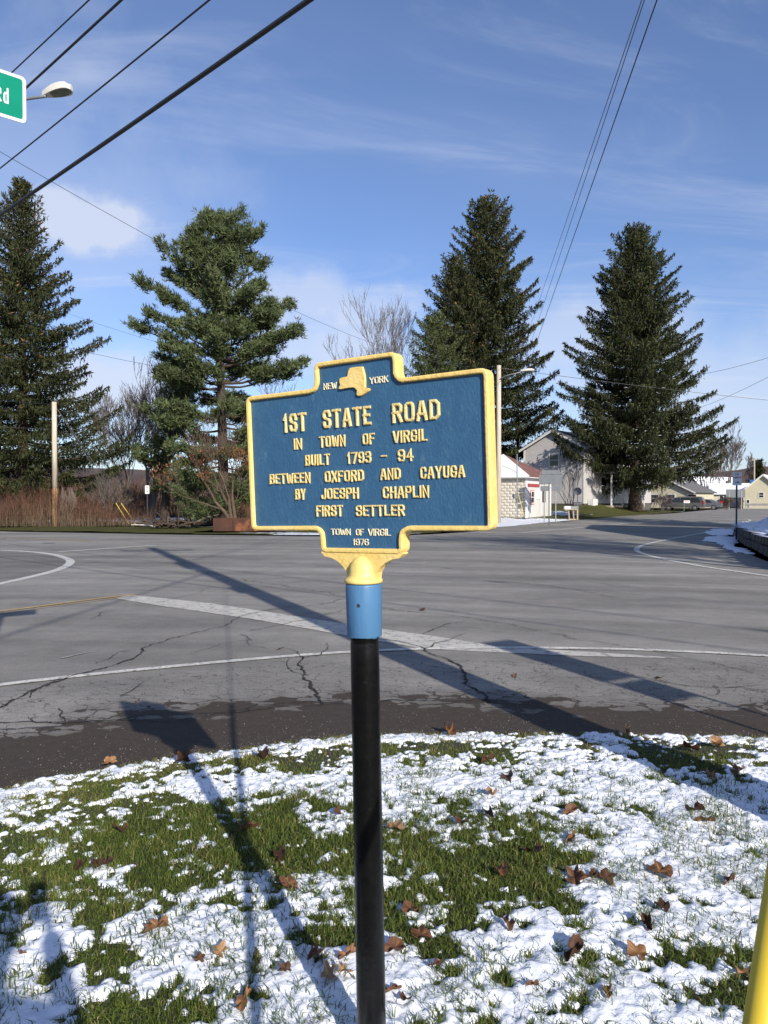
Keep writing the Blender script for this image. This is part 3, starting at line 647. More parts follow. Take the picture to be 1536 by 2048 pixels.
def lawn_z(x, y):
    d = pdist(x, y, nearP)
    return .004 + .035 * ss(d / .5) + .03 * (fbm(x, y, 1.3, 3, 2) - .5) + .012 * (fbm(x, y, 9, 2, 12) - .5)
near_poly = np.concatenate([near_s[(near_s[:, 0] > -7) & (near_s[:, 0] < 12)], [(12, -6), (-8.5, -6)]])
st = .05; lx, ly = np.meshgrid(np.arange(-4.6, 4.6, st), np.arange(-1.6, 5.6, st))
lins = inside(lx, ly, road_poly); lz = lawn_z(lx, ly)
dl = pdist(lx, ly, nearP)
kk = ~(lins & (dl > .07)); kf = kk[:-1, :-1] & kk[1:, :-1] & kk[:-1, 1:] & kk[1:, 1:]
lz = np.where(lins, -.01, lz)
o = gridmesh('lawn', lx, ly, lz, M['soil'], keep=kf); tag(o, 'dark soil and thatch of the near lawn', kind='structure')
st = .0105; lx, ly = np.meshgrid(np.arange(-2.95, 3.05, st), np.arange(1.55, 5.35, st))
view = np.abs(lx) < ly * .60 + .15
view &= ~(inside(lx, ly, road_poly) & (pdist(lx, ly, nearP) > .03))
sa = np.full(lx.shape, -1.0); sa[view] = snow_amt(lx[view], ly[view])
h = np.zeros_like(lx); v = view
lmp = np.zeros_like(lx); lmp[v] = (fbm(lx[v], ly[v], 16, 2, 41) - .5) * .014 + (fbm(lx[v], ly[v], 45, 2, 43) - .5) * .015
thick = .017 * np.sqrt(np.clip(sa + .02, 0, .35) / .35)
zz_ = np.zeros_like(lx); zz_[v] = lawn_z(lx[v], ly[v])
zs = zz_ + np.where(sa > -.02, thick + lmp * np.clip((sa + .02) * 8, 0, 1), -.02)
kq = sa > -.05; kq = kq[:-1, :-1] | kq[1:, :-1] | kq[:-1, 1:] | kq[1:, 1:]
kv = view[:-1, :-1] & view[1:, :-1] & view[:-1, 1:] & view[1:, 1:]
o = gridmesh('lawn_snow', lx, ly, zs, M['snow'], keep=kq & kv); tag(o, 'patchy melting snow lying on the near lawn', 'snow', kind='stuff')
# grass blades
rg = np.random.default_rng(11)
def blades(n, x0, x1, y0, y1):
    x = rg.uniform(x0, x1, n); y = rg.uniform(y0, y1, n); k = (np.abs(x) < y * .58 + .12) & (~inside(x, y, road_poly)); x = x[k]; y = y[k]
    d = pdist(x, y, nearP); s = snow_amt(x, y)
    clump = fbm(x, y, 6, 2, 77); dirt = np.exp(-((d - .36) / .16) ** 2) * (x > .1) * (fbm(x, y, 1.6, 2, 90) > .42)
    dirt = np.maximum(dirt, .8 * ss((fbm(x, y, 2.2, 3, 91) - .47) / .08) * np.exp(-((d - .42) / .30) ** 2)); dirt = np.maximum(dirt, np.exp(-(((x - 1.9) / .38) ** 2 + ((y - 4.72) / .22) ** 2) ** 2) * .9)
    p = np.where(s < 0, .95, np.where(s < .09, .55, .065 * (1 + 3 * (clump > .57))))
    p = p * (1 - .93 * dirt) * ss(d / .10)
    k = rg.random(len(x)) < p; return x[k], y[k], s[k], clump[k], d[k]
x1_, y1_, s1, c1_, d1_ = blades(430000, -3, 3.1, 1.6, 5.2)
n = len(x1_); z = lawn_z(x1_, y1_)
L = rg.uniform(.018, .050, n) * (.75 + .6 * c1_) * np.where(d1_ < .9, .62, 1) + np.where(s1 > .05, .018, 0)
w = rg.uniform(.0010, .0020, n) * (1 + .10 * y1_); a = rg.uniform(0, 2 * np.pi, n); lean = rg.gamma(2.0, .45, n)
dx = np.cos(a) * lean; dy = np.sin(a) * lean - .12; sx_ = rg.uniform(0, 2 * np.pi, n)
Sx = np.cos(sx_) * w; Sy = np.sin(sx_) * w
nrm = np.sqrt(1 + dx ** 2 + dy ** 2)
B0 = np.stack([x1_, y1_, z - .004], 1); m1 = B0 + np.stack([dx * .35, dy * .35, np.ones(n)], 1) * (L * .55 / nrm * 1.1)[:, None]; tp = B0 + np.stack([dx * 1.1, dy * 1.1, .85 * np.ones(n)], 1) * (L / nrm * 1.1)[:, None]
Sv = np.stack([Sx, Sy, np.zeros(n)], 1)
V = np.stack([B0 - Sv, B0 + Sv, m1 + Sv * .8, m1 - Sv * .8, tp], 1).reshape(-1, 3)
i5 = np.arange(n)[:, None] * 5
tt = np.clip(rg.normal(.38, .20, n) + .4 * (c1_ - .5) - .1 * (s1 > .05) + .30 * np.exp(-(d1_ / .5) ** 2) + (rg.random(n) < .04) * .5, 0, 1)
b = MB(); b.add(V, i5 + np.array([[0, 1, 2, 3]]), 0, np.repeat(tt, 5)); b.F.append((i5 + np.array([[3, 2, 4]]), 0))
tag(b.build('grass', M['grass'], attr='tint'), 'short green grass blades standing through the snow', 'grass', kind='stuff')
# grains and crumbs of soil at the lawn edge
n = 16000; gxx = rg.uniform(-2.8, 3, n); k = rg.random(n); ei = rg.integers(0, len(nearP) - 1, n); dn = np.where(rg.random(n) < .5, rg.gamma(1.4, .10, n) - .05, -rg.gamma(1.3, .28, n))
e_ = nearP[ei]; tn = np.gradient(nearP, axis=0)[ei]; tn /= np.linalg.norm(tn, axis=1, keepdims=True); gp = e_ + np.stack([tn[:, 1], -tn[:, 0]], 1) * dn[:, None] + rg.normal(0, .04, (n, 2))
kk = (np.abs(gp[:, 0]) < 3); gp = gp[kk]; n = len(gp); r = rg.uniform(.0012, .0042, n) * (1 + (rg.random(n) < .04) * 1.2)
inr = inside(gp[:, 0], gp[:, 1], road_poly); gzz = np.where(inr, .006, lawn_z(gp[:, 0], gp[:, 1]))
oc = np.array([[1, 0, 0], [0, 1, 0], [-1, 0, 0], [0, -1, 0], [0, 0, 1]]); V = np.c_[gp, gzz + .001][:, None] + oc[None] * r[:, None, None] * rg.uniform(.6, 1.3, (n, 5, 1))
b = MB(); i5 = np.arange(n)[:, None, None] * 5; b.add(V.reshape(-1, 3), (i5 + np.array([[0, 1, 4], [1, 2, 4], [2, 3, 4], [3, 0, 4]])[None]).reshape(-1, 3))
tag(b.build('gravel', mat('gravel_grain', (.10, .09, .075), (.04, .032, .025), 90, .95, coord='World', c3=(.26, .25, .23), s3=45, f3=(.56, .6))), 'loose grit and soil crumbs along the asphalt edge', 'gravel', kind='stuff')
# fallen leaves, each its own thing
def leaf_mesh(seed):
    rnd = random.Random(seed); lob = 5; pts = []; tip = rnd.uniform(.42, .66)
    for k in range(30):
        a = math.pi * 2 * k / 30; f = abs(math.cos((a - math.pi / 2) * 2.5)); r = .32 + .19 * f ** 1.0 + rnd.uniform(-.05, .05) + .06 * math.sin(a + seed)
        if abs(((a + math.pi / 2) % (2 * math.pi))) < .45: r *= .5
        pts.append((a, r))
    V = [(0, 0, 0)]; cu = rnd.uniform(1.6, 3.8); ca = rnd.uniform(0, 3.14); F = []
    for ring in (.5, 1.0):
        for a, r in pts:
            x, y = math.cos(a) * r * ring, math.sin(a) * r * ring
            q = x * math.cos(ca) + y * math.sin(ca); t2 = -x * math.sin(ca) + y * math.cos(ca)
            rr = 1 / cu; ang = q / rr; q2 = rr * math.sin(ang); zc = rr * (1 - math.cos(ang))
            zc += .07 * math.sin(a * 4 + seed * 2) * ring + (.10 + .16 * rnd.random()) * t2 * t2 * (1 if t2 > 0 else -.6)
            V.append((q2 * math.cos(ca) - t2 * math.sin(ca), q2 * math.sin(ca) + t2 * math.cos(ca), zc))
    n = 30
    for k in range(n):
        k2 = (k + 1) % n; F.append((0, 1 + k, 1 + k2)); F.append((1 + k, 1 + n + k, 1 + n + k2, 1 + k2))
    j = len(V); V += [(0, -.25, .02), (.02, -.25, .03), (.03, -.38, .04), (.02, -.38, .035)]; F.append((j, j + 1, j + 2, j + 3))
    b = MB(); rr = np.random.default_rng(seed); b.add(V, F, 0, np.clip(rr.normal(.5 + .0, .12, len(V)) + (seed % 7 - 3.4) * .13, 0, 1))
    o = b.build('fallen_leaf', M['leaf'], attr='tint', smooth=True); return o
protos = [leaf_mesh(s) for s in range(7)]
# (px, py, size px, shape, label)
leaf_spots = [
 (313, 1878, 66, 3, 'large curled orange leaf on snow at the lower left of the lawn'), (628, 1934, 84, 3, 'biggest tan curled leaf on snow just left of the black post'),
 (486, 2030, 92, 4, 'pale tan leaf cut by the bottom edge of the picture'), (660, 1976, 60, 2, 'brown leaf standing on edge below the biggest tan leaf'),
 (690, 1968, 46, 1, 'dark russet leaf touching the left side of the black post'), (575, 1792, 54, 2, 'orange-brown leaf on snow level with the middle of the post, left side'),
 (205, 1750, 50, 2, 'tan leaf lying in the green grass at left'), (160, 1754, 44, 0, 'small dark leaf beside the tan leaf in the left grass'),
 (243, 1676, 48, 1, 'rusty leaf crumpled in the grass near the upper left'), (498, 1677, 52, 2, 'brown leaf lying beside the thin shadow in the grass'),
 (558, 1736, 50, 0, 'dark red-brown leaf in the grass left of the post'), (366, 1531, 60, 0, 'large dark brown leaf inside the sign shadow at the lawn edge'),
 (524, 1521, 52, 0, 'dark brown leaf at the lawn edge right of the sign shadow'), (220, 1530, 38, 3, 'single orange leaf on the dark asphalt beside the lawn'),
 (440, 1926, 46, 0, 'dark narrow leaf on snow left of the thin shadow'), (398, 1942, 36, 1, 'small dark shrivelled leaf on snow beside the dark narrow leaf'),
 (570, 1965, 40, 0, 'dark brown leaf on the snow under the biggest tan leaf'), (696, 1935, 46, 1, 'rust leaf between the biggest tan leaf and the post'),
 (44, 1930, 30, 0, 'small dark leaf in snow at the far left'), (676, 1644, 34, 1, 'small brown leaf on snow left of the upper post'),
 (898, 1465, 60, 3, 'large tan leaf on the snow rim at the asphalt edge'), (1255, 1468, 34, 3, 'small orange leaf on the rim inside the pole shadow'),
 (1380, 1511, 50, 2, 'orange-brown leaf on bare soil at the right lawn edge'), (1434, 1500, 42, 2, 'rust leaf on bare soil right of its orange neighbour'), (1480, 1560, 46, 3, 'tan leaf on snow near the upper right border'),
 (1420, 1570, 40, 1, 'small brown leaf on snow inside the pole shadow'), (976, 1534, 46, 1, 'brown leaf on snow above the big grass patch'), (1015, 1573, 46, 1, 'brown leaf half sunk in snow above the big grass patch'),
 (982, 1609, 40, 2, 'small orange leaf on bright snow right of the post'), (980, 1648, 46, 0, 'dark leaf at the upper rim of the big grass patch'), (924, 1663, 40, 2, 'rust leaf left of the dark leaf on the patch rim'),
 (786, 1678, 52, 1, 'red-brown leaf in grass right beside the post'), (1140, 1642, 46, 2, 'orange leaf on snow straight above the brown leaf row'), (1390, 1640, 48, 0, 'dark red curled leaf on clean snow at right'),
 (1410, 1662, 44, 2, 'olive-brown leaf on clean snow under the dark red one'), (1068, 1723, 54, 1, 'rusty leaf in the right rim of the big grass patch'), (1000, 1766, 60, 1, 'brown and cream leaf in the middle of the big grass patch'),
 (1142, 1697, 40, 3, 'small yellow-tan leaf on snow right of the grass patch'), (1150, 1770, 66, 2, 'long brown leaf, left one of the brown leaf row'), (1180, 1774, 56, 2, 'upright brown leaf, middle one of the brown leaf row'),
 (1210, 1778, 50, 1, 'dark brown leaf, right one of the brown leaf row'), (1318, 1766, 72, 3, 'bright orange-brown leaf above the small grass patch at right'), (1458, 1785, 44, 1, 'dark brown leaf near the right border'),
 (820, 1842, 56, 2, 'tan leaf in grass to the right of the post'), (840, 1893, 66, 2, 'two-lobed tan leaf under the grass patch'), (790, 1918, 80, 2, 'big brown leaf at the foot of the grass beside the post'),
 (1013, 1872, 50, 3, 'orange leaf at the lower rim of the grass patch'), (1296, 1873, 62, 0, 'long dark brown leaf on snow in the lower right'), (1324, 1838, 44, 3, 'small orange leaf above the long dark brown one'),
 (1148, 1930, 96, 0, 'large dark curled leaf in the lower middle right'), (1278, 1930, 54, 1, 'brown leaf in the grass right of the large dark one'), (870, 1955, 44, 1, 'small brown leaf on snow at the lower middle'),
 (812, 2025, 40, 1, 'brown leaf on snow near the bottom edge'), (785, 2005, 46, 2, 'tan leaf on snow close to the post foot'), (1064, 1994, 30, 1, 'tiny brown leaf on snow near the bottom middle'),
 (1216, 2012, 40, 0, 'dark leaf in the bottom grass tuft'), (1494, 1974, 46, 1, 'brown leaf beside the yellow guard'), (1320, 1354, 34, 3, 'single orange leaf on the asphalt beyond the white line'), (560, 1296, 22, 2, 'tiny orange leaf lying on the asphalt by the crack'),
 (1030, 1350, 24, 3, 'tiny tan leaf on the asphalt beside the sign shadow'), (845, 1218, 22, 0, 'tiny dark leaf on the middle of the road')]
rnd = random.Random(4)
for i, (px, py, szp, sh, lab) in enumerate(leaf_spots):
    x, y = G(px, py, .02); lx_ = np.array([x]); ly_ = np.array([y]); onroad = bool(inside(lx_, ly_, road_poly)[0])
    z = .014 if onroad else float(lawn_z(lx_, ly_)[0]) + (.028 if snow_amt(lx_, ly_)[0] > 0 else .030)
    o = protos[sh if (szp > 60 or rnd.random() < .6) else rnd.randrange(7)].copy(); COL.objects.link(o)
    sz = szp * (.92 if szp < 70 else .80) * y / FPX; o.scale = (sz * rnd.uniform(.8, 1.15), sz * rnd.uniform(.5, .9) * (.62 if szp > 80 else 1), sz * (.35 if onroad else 1))
    o.location = (x, y, z); o.rotation_euler = (rnd.uniform(-.35, .35) + (.2 if not onroad else 0), rnd.uniform(-.35, .35), rnd.uniform(0, 6.28))
    tag(o, lab, 'leaf', 'fallen brown leaves')
for p in protos: bpy.data.objects.remove(p)
# ------------------------------------------------------------------ stroke lettering
_c = lambda: [(0, .5), (0, .22), (.07, .07), (.26, 0), (.74, 0), (.93, .07), (1, .22), (1, .78), (.93, .93), (.74, 1), (.26, 1), (.07, .93), (0, .78), (0, .5)]
GL = {
 'A': [[(0, 0), (.40, 1), (.60, 1), (1, 0)], [(.14, .30), (.86, .30)]], 'B': [[(0, 0), (0, 1), (.7, 1), (.95, .90), (.95, .62), (.7, .53), (0, .53)], [(0, 0), (.72, 0), (1, .1), (1, .42), (.72, .53)]],
 'C': [[(1, .72), (1, .84), (.78, 1), (.22, 1), (0, .84), (0, .16), (.22, 0), (.78, 0), (1, .16), (1, .28)]], 'D': [[(0, 0), (0, 1), (.62, 1), (1, .82), (1, .18), (.62, 0), (0, 0)]],
 'E': [[(1, 1), (0, 1), (0, 0), (1, 0)], [(0, .52), (.8, .52)]], 'F': [[(1, 1), (0, 1), (0, 0)], [(0, .52), (.8, .52)]],
 'G': [[(1, .74), (1, .84), (.78, 1), (.22, 1), (0, .84), (0, .16), (.22, 0), (.78, 0), (1, .16), (1, .44), (.58, .44)]], 'H': [[(0, 0), (0, 1)], [(1, 0), (1, 1)], [(0, .52), (1, .52)]],
 'I': [[(.5, 0), (.5, 1)]], 'J': [[(1, 1), (1, .16), (.78, 0), (.22, 0), (0, .16), (0, .3)]], 'K': [[(0, 0), (0, 1)], [(1, 1), (.05, .42)], [(.32, .6), (1, 0)]],
 'L': [[(0, 1), (0, 0), (1, 0)]], 'N': [[(0, 0), (0, 1), (1, 0), (1, 1)]], 'O': [_c()], 'P': [[(0, 0), (0, 1), (.75, 1), (1, .88), (1, .58), (.75, .46), (0, .46)]],
 'R': [[(0, 0), (0, 1), (.75, 1), (1, .88), (1, .62), (.75, .5), (0, .5)], [(.55, .5), (1, 0)]], 'S': [[(1, .74), (1, .86), (.78, 1), (.22, 1), (0, .86), (0, .66), (.2, .54), (.8, .46), (1, .34), (1, .14), (.78, 0), (.22, 0), (0, .14), (0, .26)]],
 'T': [[(0, 1), (1, 1)], [(.5, 1), (.5, 0)]], 'U': [[(0, 1), (0, .16), (.22, 0), (.78, 0), (1, .16), (1, 1)]], 'V': [[(0, 1), (.44, 0), (.56, 0), (1, 1)]],
 'W': [[(0, 1), (.2, 0), (.3, 0), (.5, .8), (.7, 0), (.8, 0), (1, 1)]], 'X': [[(0, 0), (1, 1)], [(0, 1), (1, 0)]], 'Y': [[(0, 1), (.5, .45), (1, 1)], [(.5, .45), (.5, 0)]],
 '1': [[(.1, .78), (.6, 1), (.6, 0)]], '3': [[(0, .84), (.2, 1), (.75, 1), (.96, .86), (.96, .64), (.75, .53), (.4, .53)], [(.75, .53), (1, .40), (1, .16), (.78, 0), (.2, 0), (0, .16)]],
 '4': [[(.72, 0), (.72, 1), (0, .3), (1, .3)]], '6': [[(.96, .8), (.8, 1), (.22, 1), (0, .84), (0, .16), (.22, 0), (.78, 0), (1, .16), (1, .4), (.78, .54), (.1, .54)]],
 '7': [[(0, 1), (1, 1), (.35, 0)]], '9': [[(.04, .2), (.2, 0), (.78, 0), (1, .16), (1, .84), (.78, 1), (.22, 1), (0, .84), (0, .6), (.22, .46), (.95, .46)]], '-': [[(0, .45), (1, .45)]],
 'd': [[(1, 1.32), (1, 0)], [(1, .12), (.8, 0), (.25, 0), (0, .16), (0, .74), (.25, .9), (.8, .9), (1, .78)]], '>': [[(0, .5), (1, .5)], [(.6, .9), (1, .5), (.6, .1)]]}
CW = {'I': .0, '1': .42, 'W': 1.55, '-': .9, 'E': .85, 'F': .85, 'L': .85, 'J': .85, 'A': 1.1, 'V': 1.1, 'Y': 1.1, 'T': 1.0}
def stroke_mesh(b, pts, sw, hgt, fn, closed=False):
    P = [np.array(p, float) for p in pts]
    if np.hypot(*(P[0] - P[-1])) < 1e-6: P = P[:-1]; closed = True
    if not closed:
        d = P[1] - P[0]; P[0] = P[0] - d / np.hypot(*d) * sw * .48; d = P[-2] - P[-1]; P[-1] = P[-1] - d / np.hypot(*d) * sw * .48
    n = len(P); V = []
    for i in range(n):
        a = P[(i - 1) % n] if (closed or i > 0) else None; c = P[(i + 1) % n] if (closed or i < n - 1) else None
        d1 = None if a is None else (P[i] - a) / np.hypot(*(P[i] - a)); d2 = None if c is None else (c - P[i]) / np.hypot(*(c - P[i]))
        if d1 is None: d1 = d2
        if d2 is None: d2 = d1
        m = d1 + d2; m = m / (np.hypot(*m) + 1e-9); nn = np.array([-m[1], m[0]]); k = 1 / max(.55, nn @ np.array([-d1[1], d1[0]]))
        for w, h in ((-.5, 0), (-.33, .85), (-.22, 1), (.22, 1), (.33, .85), (.5, 0)):
            q = P[i] + nn * k * w * sw; V.append(fn(q[0], q[1], h * hgt))
    F = []
    for i in range(n if closed else n - 1):
        j = (i + 1) % n
        for k in range(5): F.append((i * 6 + k, i * 6 + k + 1, j * 6 + k + 1, j * 6 + k))
    if not closed: F += [tuple(range(6))[::-1], tuple((n - 1) * 6 + k for k in range(6))]
    b.add(V, F)
def word(txt, u0, u1, v0, h, fn, m, parent, sw=.175, hgt=.0042, gap=.30, name='letter', v1=None, single=None):
    """letters of txt between u0 and u1 on a baseline from v0 (to v1)"""
    S = sw * h; ws = [CW.get(c, 1.0) for c in txt]; nI = len(txt)
    gp = gap * .5 * h * .62; avail = (u1 - u0) - nI * S - gp * (nI - 1); unit = avail / max(sum(ws), .01); x = u0; out = []
    for i, c in enumerate(txt):
        b = single or MB(); w = ws[i] * unit; vb = v0 if v1 is None else v0 + (v1 - v0) * (x - u0) / (u1 - u0)
        for q, pl in enumerate(GL[c]):
            pts = [(x + S / 2 + (px * w if w > 1e-6 else 0), vb + S / 2 + py * (h - S)) for px, py in pl]
            stroke_mesh(b, pts, S, hgt * (1 + .045 * q), fn)
        if not single: out.append(b.build(name, m, parent))
        x += w + S + gp
    return out

# ------------------------------------------------------------------ the historic marker
mu = np.array((0.85264063, -0.52213904, 0.01935912)); mv = np.array((-0.03589599, -0.02157327, 0.99912265)); mn = np.array((-0.5212633, -0.85258748, -0.03713694)); mc = np.array((-0.0696673, 2.01814518, 1.71650789))
def PF(u, v, n=0.0): return tuple(mc + u * mu + v * mv + n * mn)
base = np.array((-0.0323, 2.03, 0.0)); top = np.array(PF(0.0, -.30, -.004)); pax = (top - base) / np.linalg.norm(top - base)
mk = thing('historic_marker', 'blue and yellow cast historic marker on a black post, letters raised', 'sign', tuple(base))
def fillet(P, r, k=5):
    out = []; n = len(P)
    for i in range(n):
        p, a, c = np.array(P[i][:2]), np.array(P[i - 1][:2]), np.array(P[(i + 1) % n][:2]); rr = P[i][2] if len(P[i]) > 2 else r
        d1 = (a - p) / np.linalg.norm(a - p); d2 = (c - p) / np.linalg.norm(c - p)
        th = math.acos(np.clip(d1 @ d2, -1, 1)); t = rr / math.tan(th / 2); s, e = p + d1 * t, p + d2 * t
        for q in range(k + 1):
            f = q / k; out.append(tuple((1 - f) ** 2 * s + 2 * f * (1 - f) * p + f * f * e))
    return out
OUT = [(-.390, .1995), (-.1335, .1995), (-.1335, .2700), (.1345, .2700), (.1345, .1995), (.390, .1995), (.390, -.2005), (.1345, -.2005), (.1345, -.2625), (-.1345, -.2625), (-.1345, -.2005), (-.390, -.2005)]
OUT = [(a, c, .022) for a, c in OUT][::-1]     # counter-clockwise
fo = np.array(fillet(OUT, .02, 6)); nn_ = len(fo)
T = np.roll(fo, -1, 0) - np.roll(fo, 1, 0); T /= np.linalg.norm(T, axis=1, keepdims=True); inn = np.stack([-T[:, 1], T[:, 0]], 1)
if sum(fo[i][0] * fo[(i + 1) % nn_][1] - fo[(i + 1) % nn_][0] * fo[i][1] for i in range(nn_)) < 0: inn = -inn
prof = [(0.0005, -.030), (0, -.026), (0, .004), (.0012, .0078), (.0035, .0095), (.0095, .0095), (.0115, .0085), (.0125, .006), (.0135, .0008), (.0135, -.004)]
b = MB(); V = []
rs = np.random.default_rng(2); wob = .0006 * np.sin(np.arange(nn_) * 1.9) * 1
for o_, h_ in prof:
    for i in range(nn_):
        q = fo[i] + inn[i] * (o_ + (wob[i] if o_ > .009 else 0)); V.append(PF(q[0], q[1], h_))
F = []
for r in range(len(prof) - 1):
    for i in range(nn_):
        j = (i + 1) % nn_; F.append((r * nn_ + i, r * nn_ + j, (r + 1) * nn_ + j, (r + 1) * nn_ + i))
b.add(V, F); bo = b.build('border', M['marker_yellow'], mk, smooth=False)
b = MB(); q = fo + inn * .0128
b.add([PF(x, y, 0) for x, y in q] + [PF(x, y, -.0275) for x, y in q], [tuple(range(nn_)), tuple(range(2 * nn_ - 1, nn_ - 1, -1))]); b.build('panel', M['marker_blue'], mk)
# bracket that flares from the lower lobe to the post
flare = [(-.131, -.2585), (-.134, -.262), (-.122, -.2725), (-.098, -.277), (-.076, -.287), (-.060, -.300), (-.050, -.314), (-.046, -.332), (-.044, -.345), (.044, -.345), (.046, -.332), (.050, -.314), (.060, -.300), (.076, -.287), (.098, -.277), (.122, -.2725), (.134, -.262), (.131, -.2585)]
b = MB(); b.prism(flare[::-1], mu, mv, mn, mc, -.022, .0065); b.build('bracket', M['marker_yellow'], mk)
axb = np.array(PF(0, 0, -.006)); 
def onax(v): # point of the post axis at sign height v
    z = mc[2] + v; t = (z - base[2]) / pax[2]; return base + pax * t
b = MB(); prof = [(-.344, .0505), (-.340, .0530), (-.334, .0525), (-.330, .0480), (-.327, .0440), (-.322, .0415), (-.310, .0400), (-.296, .0370), (-.284, .0305), (-.275, .0210), (-.2695, .0110), (-.268, .001)]
o0 = onax(-.345); fw = mn * .0
b.lathe(o0, pax, [(t + .345, r) for t, r in prof], 32); b.build('cap', M['cap_yellow'], mk, smooth=True)
b = MB(); b.lathe(onax(-.488), pax, [(-.0015, .043), (0, .0468), (.002, .0478), (.138, .0500), (.1415, .0495), (.143, .046)], 40)
# ragged paint tongues at the lower rim of the sleeve
rt = random.Random(8)
for k in range(46):
    a = 2 * math.pi * k / 46; c = onax(-.4875); r = .0474; w = .0034; hh = rt.choice([.001, .002, .003, .005, .002])
    p = [(a - w / r, 0), (a + w / r, 0), (a + rt.uniform(-.5, .5) * w / r, -hh)]
    b.add([tuple(c + np.array([math.cos(x) * r, math.sin(x) * r, z])) for x, z in p], [(0, 1, 2)])
sl_ = b.build('sleeve', M['sleeve_blue'], mk, smooth=True)
hp = At(709.5, 1215, 1.95); hx = (np.array(hp) - base) @ pax; c0 = base + pax * hx; dirh = np.array(hp) - c0; dirh /= np.linalg.norm(dirh)
b = MB(); b.lathe(c0 + dirh * .0455, dirh, [(0, .0052), (.0038, .0052), (.0042, .0045)], 16); b.build('bolt_hole', M['ink'], mk)
b = MB(); tl = np.linalg.norm(top - base) ; e_z = (mc[2] - .488) / pax[2]
b.lathe(base - pax * .08, pax, [(0, .0405), (.3, .0402), (e_z + .08 - .075, .0396), (e_z + .08 - .02, .0392), (e_z + .08 - .012, .0378), (e_z + .08 - .006, .0402), (e_z + .08 + .01, .0405)], 40); b.build('post', M['black_gloss'], mk, smooth=True)
# New York outline
st_ = [(-.0143, .2431), (.0060, .2440), (.0275, .2421), (.0300, .2330), (.0337, .2190), (.0345, .2050), (.0335, .1855), (.0400, .1835), (.0465, .1812), (.0482, .1790), (.0440, .1745), (.0360, .1700), (.0250, .1655), (.0165, .1636), (.0085, .1648), (.0065, .1697), (.0087, .1790), (.0030, .1850), (-.0024, .1890), (-.0160, .1896), (-.0342, .1893), (-.0440, .1880), (-.0546, .1895), (-.0520, .1960), (-.0483, .2013), (-.0512, .2080), (-.0504, .2170), (-.0420, .2200), (-.0320, .2203), (-.0240, .2213), (-.0215, .2270), (-.0190, .2360)][::-1]
ct = np.array([(0., .205)]); sp_ = np.array(st_); ins_ = ct + (sp_ - ct) * .95; k = len(sp_)
b = MB(); V = [PF(x, y, 0) for x, y in sp_] + [PF(x, y, .0055) for x, y in sp_ * .99 + ct * .01] + [PF(x, y, .0072) for x, y in ins_]
F = [(i, (i + 1) % k, k + (i + 1) % k, k + i) for i in range(k)] + [(k + i, k + (i + 1) % k, 2 * k + (i + 1) % k, 2 * k + i) for i in range(k)] + [tuple(range(2 * k, 3 * k))]
b.add(V, F); b.build('state_outline', M['marker_yellow'], mk)
LC, LW = M['letter_cream'], M['letter_white']
for (t_, u0, u1, v0, h_, m_, sw, hg) in [
 ('NEW', -.1065, -.0620, .1925, .0180, LW, .15, .0030), ('YORK', .0455, .1040, .1932, .0180, LW, .15, .0030),
 ('1ST', -.2550, -.1710, .0830, .0535, LC, .170, .0060), ('STATE', -.1130, .0465, .0848, .0520, LC, .170, .0060), ('ROAD', .1130, .2540, .0836, .0525, LC, .170, .0060),
 ('IN', -.2190, -.1900, .0325, .0315, LC, .170, .0048), ('TOWN', -.1280, -.0398, .0328, .0315, LC, .170, .0048), ('OF', .0168, .0552, .0324, .0305, LC, .170, .0048), ('VIRGIL', .1120, .2145, .0312, .0320, LC, .170, .0048),
 ('BUILT', -.1800, -.0948, -.0163, .0315, LC, .170, .0048), ('1793', -.0362, .0420, -.0170, .0318, LC, .170, .0048), ('94', .1252, .1722, -.0185, .0326, LC, .170, .0048),
 ('BETWEEN', -.3138, -.1650, -.0646, .0303, LC, .170, .0048), ('OXFORD', -.1142, .0162, -.0655, .0318, LC, .170, .0048), ('AND', .0688, .1317, -.0647, .0308, LC, .170, .0048), ('CAYUGA', .1910, .3178, -.0658, .0312, LC, .170, .0048),
 ('BY', -.2210, -.1845, -.1121, .0315, LC, .170, .0048), ('JOESPH', -.1288, -.0025, -.1126, .0308, LC, .170, .0048), ('CHAPLIN', .0750, .2148, -.1143, .0318, LC, .170, .0048),
 ('FIRST', -.1482, -.0572, -.1608, .0316, LC, .170, .0048), ('SETTLER', -.0136, .1400, -.1615, .0305, LC, .170, .0048),
 ('TOWN', -.1002, -.0346, -.2128, .0176, LW, .145, .0030), ('OF', -.0166, .0088, -.2136, .0180, LW, .145, .0030), ('VIRGIL', .0230, .0945, -.2142, .0190, LW, .145, .0030), ('1976', -.0272, .0238, -.2406, .0176, LW, .125, .0030)]:
    word(t_, u0, u1, v0, h_, PF, m_, mk, sw=sw, hgt=hg, gap=.34)
b = MB(); stroke_mesh(b, [(.0765, -.0010), (.0885, -.0010)], .0052, .0045, PF); b.build('dash', LC, mk)

